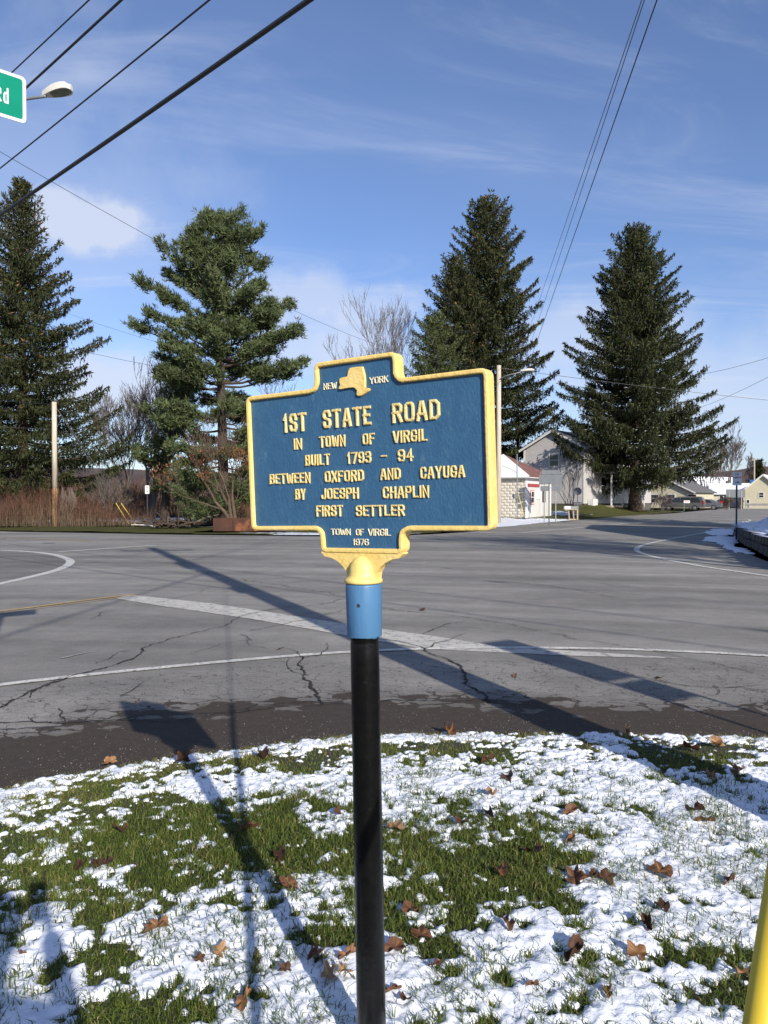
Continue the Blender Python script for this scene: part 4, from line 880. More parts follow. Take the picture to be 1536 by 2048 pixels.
# ------------------------------------------------------------------ corner utility pole (just outside the right border), its guy, cables and far poles
PX, PY = 2.5, 2.65
def pole(loc, h, r0, r1, m, label, group='wooden utility poles', m2=None, arms=()):
    o = thing('utility_pole', label, 'utility pole', loc, group=group); x, y, z = loc
    b = MB()
    if m2:
        b.tube([(x, y, z - .3), (x, y, z + 1.4), (x, y, z + 2.3)], [r0, r0 * .97, r0 * .93], 14, 1); b.tube([(x, y, z + 2.3), (x, y, z + h)], [r0 * .93, r1], 14, 0); b.build('pole', [m, m2], o, smooth=True)
    else: b.tube([(x, y, z - .3), (x, y, z + h * .5), (x, y, z + h)], [r0, (r0 + r1) / 2, r1], 16); b.build('pole', m, o, smooth=True)
    for (hz_, ang, ln) in arms:
        b = MB(); b.box((x, y, z + hz_), (ln, .10, .12), R_(ang)); b.build('crossarm', M['wood_pole'], o)
        for s in (-.46, 0.12, .46):
            b = MB(); c = (x + math.cos(R_(ang)) * ln * s, y + math.sin(R_(ang)) * ln * s, z + hz_ + .06)
            b.lathe(c, (0, 0, 1), [(0, .02), (.05, .02), (.06, .045), (.09, .05), (.12, .03), (.16, .035), (.17, .01)], 10); b.build('insulator', M['steel'], o, smooth=True)
    return o
up = pole((PX, PY, 0), 11.6, .215, .16, M['wood_pole'], 'corner utility pole whose long shadow crosses the road', arms=[(10.9, 12, 2.2)])
b = MB(); b.lathe((PX + .1, PY - .42, 7.9), (0, 0, 1), [(0, .05), (.02, .22), (.85, .22), (.9, .15), (.93, .05)], 18); b.build('transformer', M['steel'], up, smooth=True)
b = MB(); b.box((PX - .22, PY + .05, 5.5), (.12, .25, .4)); b.build('cable_box', M['dark_metal'], up)
# guy wire with yellow guard
ga = np.array([-.024, .331, -.05]); gt = np.array([PX - .14, PY + .15, 6.2]); gd = (gt - ga) / np.linalg.norm(gt - ga)
gw = thing('guy_wire', 'guy wire in a bright yellow plastic guard at the right border', 'guy wire', tuple(ga))
b = MB(); b.tube([ga + gd * t_ for t_ in np.linspace(0, np.linalg.norm(gt - ga), 12)], .006, 6); b.build('wire', M['wire'], gw)
b = MB(); b.tube([ga + gd * t_ for t_ in (.1, .9, 1.8, 2.75)], [.0175, .018, .018, .0175], 20); b.build('guard', M['guard_yellow'], gw, smooth=True)
def wire(a, c, sag, r, label, group=None, n=28, m='cable', extra=None, cat='cable'):
    a = np.array(a, float); c = np.array(c, float); t_ = np.linspace(0, 1, n)[:, None]; P = a * (1 - t_) + c * t_; P[:, 2] -= (4 * sag * t_ * (1 - t_))[:, 0]
    b = MB(); b.tube(P, r, 6)
    if extra: extra(b, P)
    o = b.build('overhead_cable', M[m], smooth=True); tag(o, label, cat, group); return o
LP = (-8.0, 12.4)      # left lamp pole
lpz = 0
lp = pole((LP[0], LP[1], 0), 9.6, .16, .12, M['wood_pole'], 'lamp pole just beyond the left border carrying the near street light', arms=[(9.2, 40, 1.6)])
hd = At(103, 190, 11.9); b = MB(); arm = [(LP[0], LP[1], 7.75), (LP[0] + .9, LP[1] - .1, 8.02), tuple(At(50, 198, 11.95)), tuple(At(92, 192.5, 11.9))]
b.tube(smoothpoly([np.array(p) for p in arm], 2), .024, 8); b.build('lamp_arm', M['steel'], lp, smooth=True)
def lamp_head(c, L, yaw, parent, pit=.10):
    cu, su = math.cos(yaw), math.sin(yaw); b = MB(); ks = 12; rings = []
    for i in range(ks):
        f = i / (ks - 1); w = .24 * (math.sin(min(1, f * 1.25 + .12) * math.pi / 2)) * (1 if f < .8 else math.sqrt(max(0.02, 1 - ((f - .8) / .21) ** 2))); hh = .17 * (.5 + .5 * math.sin(f * math.pi * .8 + .2)) * (1 if f < .85 else .8)
        for k in range(10):
            a = math.pi * k / 9; yy = math.cos(a) * w / 2; zz2 = (math.sin(a) ** .6) * hh * .95
            rings.append((f * L - L / 2, yy, zz2 + f * L * pit))
    V = [(c[0] + x * cu - y * su, c[1] + x * su + y * cu, c[2] + z) for x, y, z in rings]
    F = [(i * 10 + k, i * 10 + k + 1, (i + 1) * 10 + k + 1, (i + 1) * 10 + k) for i in range(ks - 1) for k in range(9)] + [(i * 10 + 9, i * 10, (i + 1) * 10, (i + 1) * 10 + 9) for i in range(ks - 1)] + [tuple(range(9, -1, -1)), tuple((ks - 1) * 10 + k for k in range(10))]
    b.add(V, F); b.build('lamp_head', M['lamp_shell'], parent, smooth=False)
    b = MB(); V2 = []; 
    for i in range(9):
        f = .30 + .66 * i / 8; w = .19 * math.sin(math.pi * min(1, .12 + (i / 8) * .8)) ** .5; dz = .055 * math.sin(math.pi * i / 8)
        for k in range(5): V2.append((f * L - L / 2, w / 2 * (k - 2) / 2, -.002 - dz * .45 * (1 - ((k - 2) / 2) ** 2 * .8) + f * L * pit))
    V2 = [(c[0] + x * cu - y * su, c[1] + x * su + y * cu, c[2] + z) for x, y, z in V2]
    b.add(V2, [(i * 5 + k, i * 5 + k + 1, (i + 1) * 5 + k + 1, (i + 1) * 5 + k) for i in range(8) for k in range(4)]); b.build('lamp_lens', M['lamp_glass'], parent, smooth=True)
lamp_head(At(114, 191.5, 11.9), .50, R_(-8), lp, .13)
def splice(b, P):
    for k in (9,): b.tube([P[k], P[k] + (P[k + 1] - P[k]) * .35], .05, 8)
dirL = np.array([LP[0] - PX, LP[1] - PY]);
wire((PX, PY, 5.32), (LP[0], LP[1], 5.30), .06, .021, 'thickest black cable slanting across the upper left sky', 'cables running to the left lamp pole')
wire((PX, PY, 5.90), (LP[0], LP[1], 5.88), .05, .0085, 'thin black cable next above the thickest one', 'cables running to the left lamp pole')
wire((PX, PY, 6.55), (LP[0], LP[1], 6.62), .05, .014, 'twisted cable passing in front of the near street light', 'cables running to the left lamp pole')
wire((PX, PY, 6.72), (LP[0], LP[1], 7.05), .05, .0085, 'thin cable above the twisted one, ending at the green sign', 'cables running to the left lamp pole')
wire((PX, PY, 7.95), (LP[0], LP[1], 8.7), .10, .010, 'topmost cable, just cutting the upper left corner', 'cables running to the left lamp pole')
wire((PX - .3, PY + .2, 8.1), (LP[0] + .2, LP[1], 8.62), .10, .010, 'second cable cutting the upper left corner', 'cables running to the left lamp pole')
def pxz(px, py, X, Y): return (X, Y, HC + (1000 - py) * Y / FPX)
for i, (dx0, xe, ze, lab) in enumerate([(.29, 14.33, 16.40, 'leftmost of the three wires climbing the upper right sky'), (.24, 14.33, 14.33, 'middle one of the three wires climbing the upper right sky'), (.40, 14.33, 12.92, 'rightmost and darkest of the three wires in the upper right sky')]):
    wire((PX + dx0, PY, 8.9), (xe, 79, ze), .0, (.0085, .0085, .0115)[i], lab, 'three wires to the pole behind the spruce', m='cable' if i == 2 else 'wire')
pole((14.35, 79.5, .3), 16.0, .17, .12, M['wood_pole'], 'pole hidden behind the middle spruce')
# spans that go on behind the camera and away to the right, with their poles
pole((-1.5, -30, 0), 11.5, .17, .12, M['wood_pole'], 'pole standing behind the viewpoint'); pole((29, -21.5, 0), 11.5, .17, .12, M['wood_pole'], 'pole down the side road behind the viewpoint')
for z_, r_, l in ((10.9, .012, 'high'), (8.0, .02, 'thick'), (6.2, .018, 'low')):
    wire((PX, PY, z_), (29, -21.5, z_ + .2), .5, r_, '%s cable running away to the right behind the viewpoint' % l, 'cables behind the viewpoint', extra=splice)
for z_, r_, l in ((10.9, .012, 'high'), (7.2, .022, 'thick')):
    wire((PX, PY, z_), (-1.5, -30, z_ + .1), .5, r_, '%s cable running back behind the viewpoint' % l, 'cables behind the viewpoint')

# ------------------------------------------------------------------ green street name sign, upper left
sg = thing('street_sign', 'green street name sign with white rim, cut by the left border', 'street sign', (-2.15, 3.43, 0))
su = np.array([.76, .65, 0.]); su /= np.linalg.norm(su); sn = np.array([su[1], -su[0], 0]); se = np.array(At(52, 202, 3.73)); sc0 = se - su * .45; sz = .2286
def SGF(u, v, n=0): return tuple(sc0 + su * u + np.array([0, 0, v]) + sn * n)
rr = fillet([(-.45, -sz / 2, .025), (.45, -sz / 2, .025), (.45, sz / 2, .025), (-.45, sz / 2, .025)], .025, 5)
b = MB(); b.prism(rr, su, (0, 0, 1), sn, sc0, -.002, .001); b.build('rim', M['sign_white'], sg)
ri = fillet([(-.434, -sz / 2 + .016, .014), (.434, -sz / 2 + .016, .014), (.434, sz / 2 - .016, .014), (-.434, sz / 2 - .016, .014)], .014, 5)
b = MB(); b.prism(ri, su, (0, 0, 1), sn, sc0, -.0045, .0025); b.build('panel', M['sign_green'], sg)
word('R', .288, .337, -.045, .076, lambda u, v, n: SGF(u, v, n + .0026), M['sign_white'], sg, sw=.20, hgt=.0012)
word('d', .346, .370, -.045, .060, lambda u, v, n: SGF(u, v, n + .0026), M['sign_white'], sg, sw=.15, hgt=.0012)
b = MB(); b.tube([(sc0[0], sc0[1], -.2), (sc0[0], sc0[1], sc0[2] - sz / 2 - .01)], .03, 12); b.build('post', M['steel'], sg, smooth=True)
b = MB(); b.box((sc0[0], sc0[1], sc0[2] - sz / 2 - .01), (.07, .05, .05), math.atan2(su[1], su[0])); b.build('bracket', M['steel'], sg)

# two-post route sign outside the right border: its two boards' shadow lies across the lane
rs_ = thing('route_sign', 'two-post road sign just outside the right border', 'road sign', (4.15, 2.1, 0))
ddir = np.array([.35, .28, 0]); ddir /= np.linalg.norm(ddir); rn = np.array([ddir[1], -ddir[0], 0])
def shp(px, py, z):   # point at height z whose shadow lies at this place on the road
    x, y = G(px, py); k = 1 / math.tan(R_(SUN_EL)); a = R_(SUN_AZ); return np.array([x + math.sin(a) * k * z, y + math.cos(a) * k * z, z])
zb = 2.0
A_ = shp(1333, 1405, zb); B_ = shp(1403, 1392, zb); uu = (B_ - A_); uu[2] = 0; wl = np.linalg.norm(uu); uu /= wl; rn = np.array([uu[1], -uu[0], 0])
b = MB(); b.obox(A_, uu * wl, (0, 0, .30), rn * .004); b.build('lower_board', M['sign_white'], rs_)
b = MB(); b.obox(A_ + np.array([0, 0, .34]) - uu * .02, uu * (wl + .02), (0, 0, .95), rn * .004); b.build('upper_board', M['sign_green'], rs_)
for f in (.06, .94):
    p = A_ + uu * wl * f - rn * .02; b = MB(); b.box((p[0], p[1], 1.55), (.035, .03, 3.3), math.atan2(uu[1], uu[0])); b.build('post', M['steel'], rs_)
# ------------------------------------------------------------------ trees
def rhomb(P, D, L, Wd, rg):
    n = len(P); rnd = rg.normal(size=(n, 3)); S = np.cross(D, rnd); S /= np.linalg.norm(S, axis=1, keepdims=True) + 1e-9
    L = np.asarray(L)[:, None]; Wd = np.asarray(Wd)[:, None]
    V = np.stack([P, P + D * L * .42 + S * Wd, P + D * L, P + D * L * .42 - S * Wd], 1).reshape(-1, 3)
    return V, np.arange(n)[:, None] * 4 + np.arange(4)[None]
def nrm_(D): return D / (np.linalg.norm(D, axis=-1, keepdims=True) + 1e-9)
M['spruce'] = tintmat('spruce_needles', [(0, (.015, .021, .007)), (.4, (.034, .042, .012)), (.75, (.064, .067, .018)), (.9, (.085, .072, .025)), (.93, (.19, .095, .045)), (1, (.24, .125, .06))], .7, .12, nvar=.25, nscale=.5)
M['spruce_green'] = tintmat('fir_needles', [(0, (.036, .050, .016)), (.5, (.072, .090, .028)), (1, (.115, .125, .045))], .7, .12, nvar=.25, nscale=.6)
M['pine'] = tintmat('pine_needles', [(0, (.038, .056, .022)), (.45, (.082, .108, .042)), (.8, (.125, .148, .060)), (1, (.16, .175, .08))], .65, .15, nvar=.25, nscale=.5)
M['copper'] = tintmat('copper_leaves', [(0, (.11, .045, .02)), (.5, (.20, .085, .035)), (1, (.30, .14, .06))], .7, .2)
def spruce(label, base, H, Rm, seed, z0=.06, tr=.45, mat_='spruce', dens=1.0, snow=False, cones=False, prof=None, twig=1.0, lowdroop=-.38, lean=(0, 0), group='tall evergreens beyond the road', gap=.0):
    rg = np.random.default_rng(seed); bx, by, bz = base
    root = thing('spruce_tree', label, 'tree', base, group=group)
    tb = MB(); zs_ = np.linspace(0, 1, 14)
    TP = np.stack([bx + lean[0] * zs_ ** 2 + .0 * zs_, by + lean[1] * zs_, bz + H * zs_], 1); TR = tr * (1 - zs_) ** .8 + .02; TR[0] *= 1.35
    tb.tube(TP, TR, 12, 0)
    tb.build('trunk', M['bark'], root, smooth=True)
    lb = MB(); nb = MB(); sb = MB()
    prof = prof or (lambda t: (1 - t) ** .82 * min(1, .80 + t * 2.2))
    z = z0 * H; 
    while z < H * .985:
        t = (z - z0 * H) / (H * (1 - z0)); k = 6 if t < .8 else 5; a0 = rg.uniform(0, 6.28)
        for q in range(k):
            if rg.random() < gap * (1 - t): continue
            a = a0 + 6.283 * q / k + rg.normal(0, .18); L = max(.35, Rm * prof(t) * rg.uniform(.60, 1.16)); zb_ = z + rg.uniform(-.5, .5) * (1 - .6 * t)
            sl = np.interp(t, [0, .35, .7, .92, 1], [lowdroop, -.18, .25, .75, 1.2]) + rg.normal(0, .07); cu = np.interp(t, [0, .5, 1], [.42, .34, .15]) + rg.normal(0, .05)
            s = np.linspace(0, 1, 9); da = rg.normal(0, .12)
            ang = a + da * s; hz = zb_ + L * (sl * s + cu * s ** 2.2)
            tx = bx + lean[0] * (zb_ / H) ** 2; ty = by + lean[1] * (zb_ / H)
            Pq = np.stack([tx + np.cos(ang) * L * s, ty + np.sin(ang) * L * s, bz + hz], 1)
            lb.tube(Pq, (.018 + .011 * L) * (1 - s * .85), 4, cap=False)
            nn = max(5, int(L / (.20) * dens)); sb_ = np.linspace(.10, .995, nn) + rg.uniform(-.01, .01, nn); sb_ = np.clip(sb_, 0, 1)
            C = np.stack([np.interp(sb_, s, Pq[:, i]) for i in range(3)], 1); Tg = nrm_(np.stack([np.interp(sb_, s, np.gradient(Pq[:, i])) for i in range(3)], 1))
            side = nrm_(np.cross(Tg, (0, 0, 1.)))
            for sg_ in (-1, 1):
                l = np.clip(.42 * L * (1 - sb_) ** .8 * .9 + .22, .2, 1.5) * rg.uniform(.6, 1.15, nn)
                bd = nrm_(Tg * rg.uniform(.45, .8, (nn, 1)) + side * sg_ * rg.uniform(.6, 1, (nn, 1)) + rg.normal(0, .10, (nn, 3)))
                m = 5; f = (np.arange(m) + rg.uniform(.1, .9, (nn, m))) / m
                dr = -.30 * f ** 2 * l[:, None] * (1 - .7 * t)
                Pt = C[:, None] + bd[:, None] * (f * l[:, None])[..., None]; Pt[..., 2] += dr
                D = nrm_(bd[:, None] * .9 + rg.normal(0, .42, (nn, m, 3)) + np.array([0, 0, -.12 + .3 * t])); 
                P_ = Pt.reshape(-1, 3); D_ = D.reshape(-1, 3); n_ = len(P_)
                V, F = rhomb(P_, D_, rg.uniform(.20, .40, n_) * twig, rg.uniform(.032, .064, n_) * twig, rg)
                tn = np.clip(rg.normal(.42, .16, n_) + .22 * (np.repeat(sb_, m) - .5), 0, .88)
                if cones: tn = np.where(rg.random(n_) < .07 * (t > .35) * np.repeat(sb_ > .6, m), .97, tn)
                nb.add(V, F, 0, np.repeat(tn, 4))
                # hanging sprays below
                hm = 4 if t < .8 else 2; idx = rg.integers(0, n_, nn * hm); P2_ = P_[idx] + rg.normal(0, .04, (len(idx), 3)); dn = nrm_(np.array([0, 0, -1.]) + rg.normal(0, .28, (len(idx), 3)))
                V, F = rhomb(P2_, dn, rg.uniform(.25, .62, len(idx)) * twig * (1 - .45 * t), rg.uniform(.026, .05, len(idx)) * twig, rg); nb.add(V, F, 0, np.repeat(np.clip(rg.normal(.33, .15, len(idx)), 0, .85), 4))
                if snow and t < .40:
                    ks = rg.random(n_) < .045 * (1 - t / .42); ps = P_[ks] + np.array([0, 0, .03]); ns = len(ps)
                    if ns:
                        dh = D_[ks] * np.array([1, 1, .25]); dh = nrm_(dh); sd = nrm_(np.cross(dh, (0, 0, 1.))); Ls = rg.uniform(.15, .42, (ns, 1)); Ws = rg.uniform(.03, .07, (ns, 1))
                        V = np.stack([ps, ps + dh * Ls * .5 + sd * Ws, ps + dh * Ls, ps + dh * Ls * .5 - sd * Ws, ps + dh * Ls * .5 + np.array([0, 0, .035])], 1).reshape(-1, 3); i5 = np.arange(ns)[:, None, None] * 5
                        sb.add(V, (i5 + np.array([[0, 1, 4], [1, 2, 4], [2, 3, 4], [3, 0, 4]])[None]).reshape(-1, 3))
        z += np.interp(t, [0, 1], [.62, .34]) / max(.7, dens)
    lb.build('branches', M['bark'], root); o = nb.build('crown', M[mat_], root, attr='tint'); o['kind'] = 'stuff'
    if snow: o = sb.build('branch_snow', M['snow'], root); o['kind'] = 'stuff'
    return root
def pine(label, base, H, limbs, seed, tr=.35, tuft=1.0, lean=(0, 0), dn=1.0, group='tall evergreens beyond the road'):
    """limbs: (height fraction, length, slope, azimuth or None)"""
    rg = np.random.default_rng(seed); bx, by, bz = base; root = thing('pine_tree', label, 'tree', base, group=group)
    zs_ = np.linspace(0, 1, 12); tb = MB(); tb.tube(np.stack([bx + lean[0] * zs_ ** 1.5, by + lean[1] * zs_, bz + H * zs_], 1), tr * (1 - zs_) ** .7 + .03, 10); lb = MB(); nb = MB()
    tb.build('trunk', M['bark'], root, smooth=True)
    for (hf, L, sl, az) in limbs:
        a = rg.uniform(0, 6.28) if az is None else az + rg.normal(0, .1); s = np.linspace(0, 1, 9); ang = a + rg.normal(0, .25) * s ** 1.5
        x0 = bx + lean[0] * hf ** 1.5; z0_ = bz + H * hf
        Pq = np.stack([x0 + np.cos(ang) * L * s, by + lean[1] * hf + np.sin(ang) * L * s, z0_ + L * (sl * s + .20 * s ** 2) + .10 * np.sin(s * 9 + seed)], 1)
        lb.tube(Pq, (.025 + .014 * L) * (1 - s * .85), 5, cap=False)
        ns = max(4, int(L * 3.4 * dn)); su_ = rg.uniform(.22, 1, ns) ** .75
        C = np.stack([np.interp(su_, s, Pq[:, i]) for i in range(3)], 1); Tg = nrm_(np.stack([np.interp(su_, s, np.gradient(Pq[:, i])) for i in range(3)], 1)); side = nrm_(np.cross(Tg, (0, 0, 1.)))
        sg_ = rg.choice([-1, 1], ns)[:, None]; bd = nrm_(Tg * .7 + side * sg_ * rg.uniform(.2, 1, (ns, 1)) + np.array([0, 0, .22]) + rg.normal(0, .15, (ns, 3))); l = (.30 * L * (1.1 - su_) + .30) * rg.uniform(.6, 1.2, ns); l = np.clip(l, .25, 1.5)
        for i in range(0, ns, 1): lb.tube([C[i], C[i] + bd[i] * l[i] * .5, C[i] + bd[i] * l[i] + np.array([0, 0, .06])], [.014, .009, .004], 3, cap=False)
        m = 7; f = rg.uniform(.12, 1.08, (ns, m)); Pt = (C[:, None] + bd[:, None] * (f * l[:, None])[..., None] + rg.normal(0, .14, (ns, m, 3))).reshape(-1, 3)
        up = nrm_(np.repeat(bd, m, 0) * .8 + np.array([0, 0, .55])); k = 11
        D = nrm_(up[:, None] * .8 + rg.normal(0, .62, (len(Pt), k, 3))).reshape(-1, 3); P_ = np.repeat(Pt, k, 0) + rg.normal(0, .05, (len(Pt) * k, 3))
        V, F = rhomb(P_, D, rg.uniform(.16, .30, len(P_)) * tuft, rg.uniform(.014, .028, len(P_)) * tuft, rg); tn = np.clip(np.repeat(rg.normal(.45, .15, len(Pt)), k) + rg.normal(0, .1, len(P_)), 0, 1)
        nb.add(V, F, 0, np.repeat(tn, 4))
    lb.build('branches', M['bark'], root); o = nb.build('crown', M['pine'], root, attr='tint'); o['kind'] = 'stuff'
    return root
def bare(name, label, base, H, seed, tr=.18, levels=5, spread=.5, m='bark_grey', nsplit=3, upb=.25, lean=0, group='bare trees beyond the road', thin=.004, stems=1, first=.32, leaves=None, cat='tree'):
    rg = np.random.default_rng(seed); rd = random.Random(seed); b = MB(); tbm = MB(); tips = []
    def seg(p, d, L, r, lv, bb):
        n = 4 if lv > 1 else 3; P = [p]; dd = d.copy()
        for i in range(n - 1):
            dd = dd + np.array([rd.gauss(0, .10), rd.gauss(0, .10), rd.gauss(0, .04) + (.05 * upb * 3)]); dd /= np.linalg.norm(dd); P.append(P[-1] + dd * L / (n - 1))
        r1 = max(thin, r * .62); bb.tube(P, np.linspace(r, r1, n), 7 if lv == levels else (4 if lv > 2 else 3), cap=False); return P, dd, r1
    def grow(p, d, L, r, lv):
        P, dd, r1 = seg(p, d, L, r, lv, tbm if lv == levels else b)
        if lv == 0: tips.append(P[-1]); return
        k = nsplit + (1 if rd.random() < .5 else 0)
        for i in range(k):
            along = rd.uniform(.35, 1) if i > 0 else 1.0; j = along * (len(P) - 1); j0 = min(int(j), len(P) - 2); q = P[j0] + (P[j0 + 1] - P[j0]) * (j - j0)
            ax = np.cross(dd, [rd.gauss(0, 1), rd.gauss(0, 1), rd.gauss(0, 1)]); ax /= np.linalg.norm(ax); s = spread * (.35 if i == 0 else 1) * rd.uniform(.7, 1.3)
            nd = dd * math.cos(s) + ax * math.sin(s) + np.array([0, 0, upb * .5]); nd /= np.linalg.norm(nd)
            grow(q, nd, L * rd.uniform(.62, .82), max(thin, r1 * (.8 if i == 0 else .6)), lv - 1)
    root = thing(name, label, cat, base, group=group)
    for s_ in range(stems):
        d = np.array([lean + (rd.gauss(0, .28) if stems > 1 else 0), (rd.gauss(0, .28) if stems > 1 else 0), 1.]); d /= np.linalg.norm(d); grow(np.array(base, float) - np.array([0, 0, .2]) * 1.0 + np.array([rd.gauss(0, .1), rd.gauss(0, .1), 0]) * (stems > 1), d, H * first, tr, levels)
    tbm.build('trunk', M[m], root, smooth=True); o = b.build('branches', M[m], root); 
    if leaves:
        T_ = np.array(tips); n_ = int(len(T_) * leaves[1]); idx = rg.integers(0, len(T_), n_); P_ = T_[idx] + rg.normal(0, .18, (n_, 3)); P_ = P_[P_[:, 2] < base[2] + leaves[2]]; D = nrm_(rg.normal(0, 1, P_.shape) + np.array([0, 0, -.5]))
        V, F = rhomb(P_, D, rg.uniform(.10, .17, len(P_)), rg.uniform(.03, .05, len(P_)), rg); lb_ = MB(); lb_.add(V, F, 0, np.repeat(np.clip(rg.normal(.5, .22, len(P_)), 0, 1), 4)); o = lb_.build('crown', M[leaves[0]], root, attr='tint'); o['kind'] = 'stuff'
    return root

def gz_at(x, y): return float(gnd(x, y))
def onp(px, Y): x = (px - 768) * Y / FPX; return x
spruce('huge dark spruce with cones at the left border', (onp(47, 55), 55, 0), 25.2, 8.4, 101, z0=.10, tr=.42, cones=True, dens=1.0, lowdroop=-.30, prof=lambda t: (1 - t) ** .92 * min(1, .95 + t) if t < .8 else (1 - t) ** .80 * .83, gap=.10)
spruce('brown-tinged spruce in the middle with an uneven twin top', (onp(972, 75), 75, .4), 31.4, 8.3, 102, z0=.07, tr=.42, cones=True, dens=1.0, prof=lambda t: (1 - t) ** .60 * min(1, .80 + t), gap=.12, twig=1.15)
spruce('slimmer second leader leaning on the left of the middle spruce', (onp(908, 73.5), 73.5, .4), 25.4, 5.6, 112, z0=.2, tr=.25, cones=True, dens=.9, prof=lambda t: (1 - t) ** .62, gap=.12)
spruce('biggest broad spruce on the knoll with snow on its low boughs', (onp(1270, 68), 68, gz_at(onp(1270, 68), 68)), 25.8, 8.7, 103, z0=.125, tr=.50, snow=True, dens=1.25, prof=lambda t: (1 - t) ** .72 * min(1, .88 + t * .8), lowdroop=-.30, gap=.05)
spruce('small rounded green fir just above the marker', (onp(868, 50), 50, 0), 14.0, 2.9, 104, z0=.12, tr=.18, mat_='spruce_green', dens=1.0, prof=lambda t: (1 - t ** 2.6) ** .8, twig=.75, lowdroop=.15)
# white pine: hand-placed limbs give its ragged outline
rl = random.Random(7); L_ = []
Yp = 46; px2m = Yp / FPX
for hf, left, right in [(.09, 1.8, 1.8), (.14, 2.4, 2.2), (.20, 2.8, 2.4), (.26, 3.4, 3.2), (.32, 3.8, 3.6), (.38, 3.4, 3.2), (.44, 4.6, 4.4), (.49, 3.4, 4.9), (.54, 5.3, 5.4), (.59, 4.0, 3.6), (.64, 3.6, 4.4), (.69, 5.0, 3.0), (.73, 3.4, 3.2), (.77, 3.4, 2.9), (.81, 2.8, 2.9), (.85, 2.2, 2.5), (.89, 1.5, 2.2), (.93, .9, 1.6), (.965, .6, .8), (.99, .4, .3)]:
    sl = np.interp(hf, [.2, .5, .75, 1], [-.12, .10, .50, 1.3])
    L_ += [(hf + rl.uniform(-.03, .03), right * rl.uniform(.95, 1.1), sl, rl.uniform(-.3, .3)), (hf + rl.uniform(-.03, .03), left * rl.uniform(.95, 1.1), sl, 3.14 + rl.uniform(-.3, .3))]
    for k in range(7 if .3 < hf < .9 else 5): L_.append((hf + rl.uniform(-.04, .04), rl.uniform(.4, .95) * (left + right) / 2, sl + rl.uniform(-.1, .15), rl.uniform(0, 6.28)))
pine('large ragged white pine left of the marker', (onp(448, Yp), Yp, 0), 18.6, L_, 21, tr=.34, lean=(-.5, 0), tuft=1.35, dn=1.5)
L_ = []
for k in range(44):
    hf = rl.uniform(.22, 1.0); L_.append((hf, rl.uniform(1.0, 3.0) * (1.15 - hf * .7), np.interp(hf, [.2, 1], [-.05, .8]) + rl.uniform(-.1, .1), None))
pine('smaller dark pine with a bare lower trunk at the left of the white pine', (onp(330, 50), 50, 0), 8.8, L_, 22, tr=.30, lean=(.6, 0), tuft=1.1, dn=1.3)
L_ = [(rl.uniform(.1, 1), rl.uniform(.6, 1.5), rl.uniform(0, .5), None) for k in range(26)]
pine('bushy young pine under the white pine beside the rusty box', (onp(395, 42), 42, 0), 3.0, L_, 23, tr=.08, tuft=1.0, dn=1.6)
bare('bare_tree', 'wide bare tree rising behind the small dark pine', (onp(300, 60), 60, 0), 15.5, 31, .17, 7, .44, 'bark_grey', 2, .32, thin=.013, stems=4, first=.26)
bare('bare_tree', 'grey bare tree in the gap right of the big left spruce', (onp(252, 66), 66, 0), 13.5, 47, .14, 7, .44, 'bark_grey', 2, .30, thin=.014, stems=3, first=.27)
bare('bare_tree', 'slanting bare tree showing at the right edge of the big left spruce', (onp(205, 64), 64, 0), 11, 32, .13, 6, .5, 'bark_grey', 2, .25, thin=.010, first=.26)
bare('beech_tree', 'copper-leaved beech in front of the pine beside the marker', (onp(472, 41), 41, 0), 8.6, 33, .12, 6, .52, 'bark_warm', 2, .22, thin=.007, stems=3, first=.24, leaves=('copper', 3.0, 4.4))
bare('bare_tree', 'tall bare tree showing above the top of the marker', (onp(772, 80), 80, 0), 22.0, 34, .17, 7, .40, 'bark_grey', 2, .45, thin=.015, stems=4, first=.31)
bare('bare_tree', 'wide bare tree just left above the marker top', (onp(722, 76), 76, 0), 12.5, 35, .15, 7, .44, 'bark_grey', 2, .30, thin=.014, stems=4, first=.30)
bare('willow_tree', 'wispy straw-coloured bare tree beside the pine above the marker', (onp(612, 66), 66, 0), 13.5, 36, .12, 7, .46, 'bark_warm', 2, .05, thin=.012, stems=4, first=.29)
bare('bare_tree', 'tall bare tree right of the spruce behind the silver van', (onp(1452, 150), 150, 0), 18.5, 37, .30, 7, .42, 'twig_purple', 2, .35, thin=.026, stems=3, first=.26)
bare('bare_tree', 'second bare tree between the spruce and the tall one at right', (onp(1412, 140), 140, 0), 15.5, 38, .26, 7, .42, 'twig_purple', 2, .35, thin=.025, stems=3, first=.26)
bare('bare_tree', 'small bare tree at the far right above the blue roof', (onp(1512, 160), 160, 0), 15.0, 39, .24, 7, .40, 'twig_purple', 2, .35, thin=.025, stems=2, first=.26)
spruce('tiny dark evergreen near the pole above the yellow house', (onp(1517, 155), 155, 0), 9.5, 2.2, 105, z0=.1, tr=.15, dens=.5, twig=2.2, group='bushes and far trees')
bare('shrub', 'pale budding shrub against the grey house wall', (onp(1143, 58), 58, gz_at(onp(1143, 58), 58)), 5.2, 40, .05, 5, .36, 'bark_grey', 2, .35, thin=.006, stems=5, first=.28, group='bushes and far trees', cat='shrub')
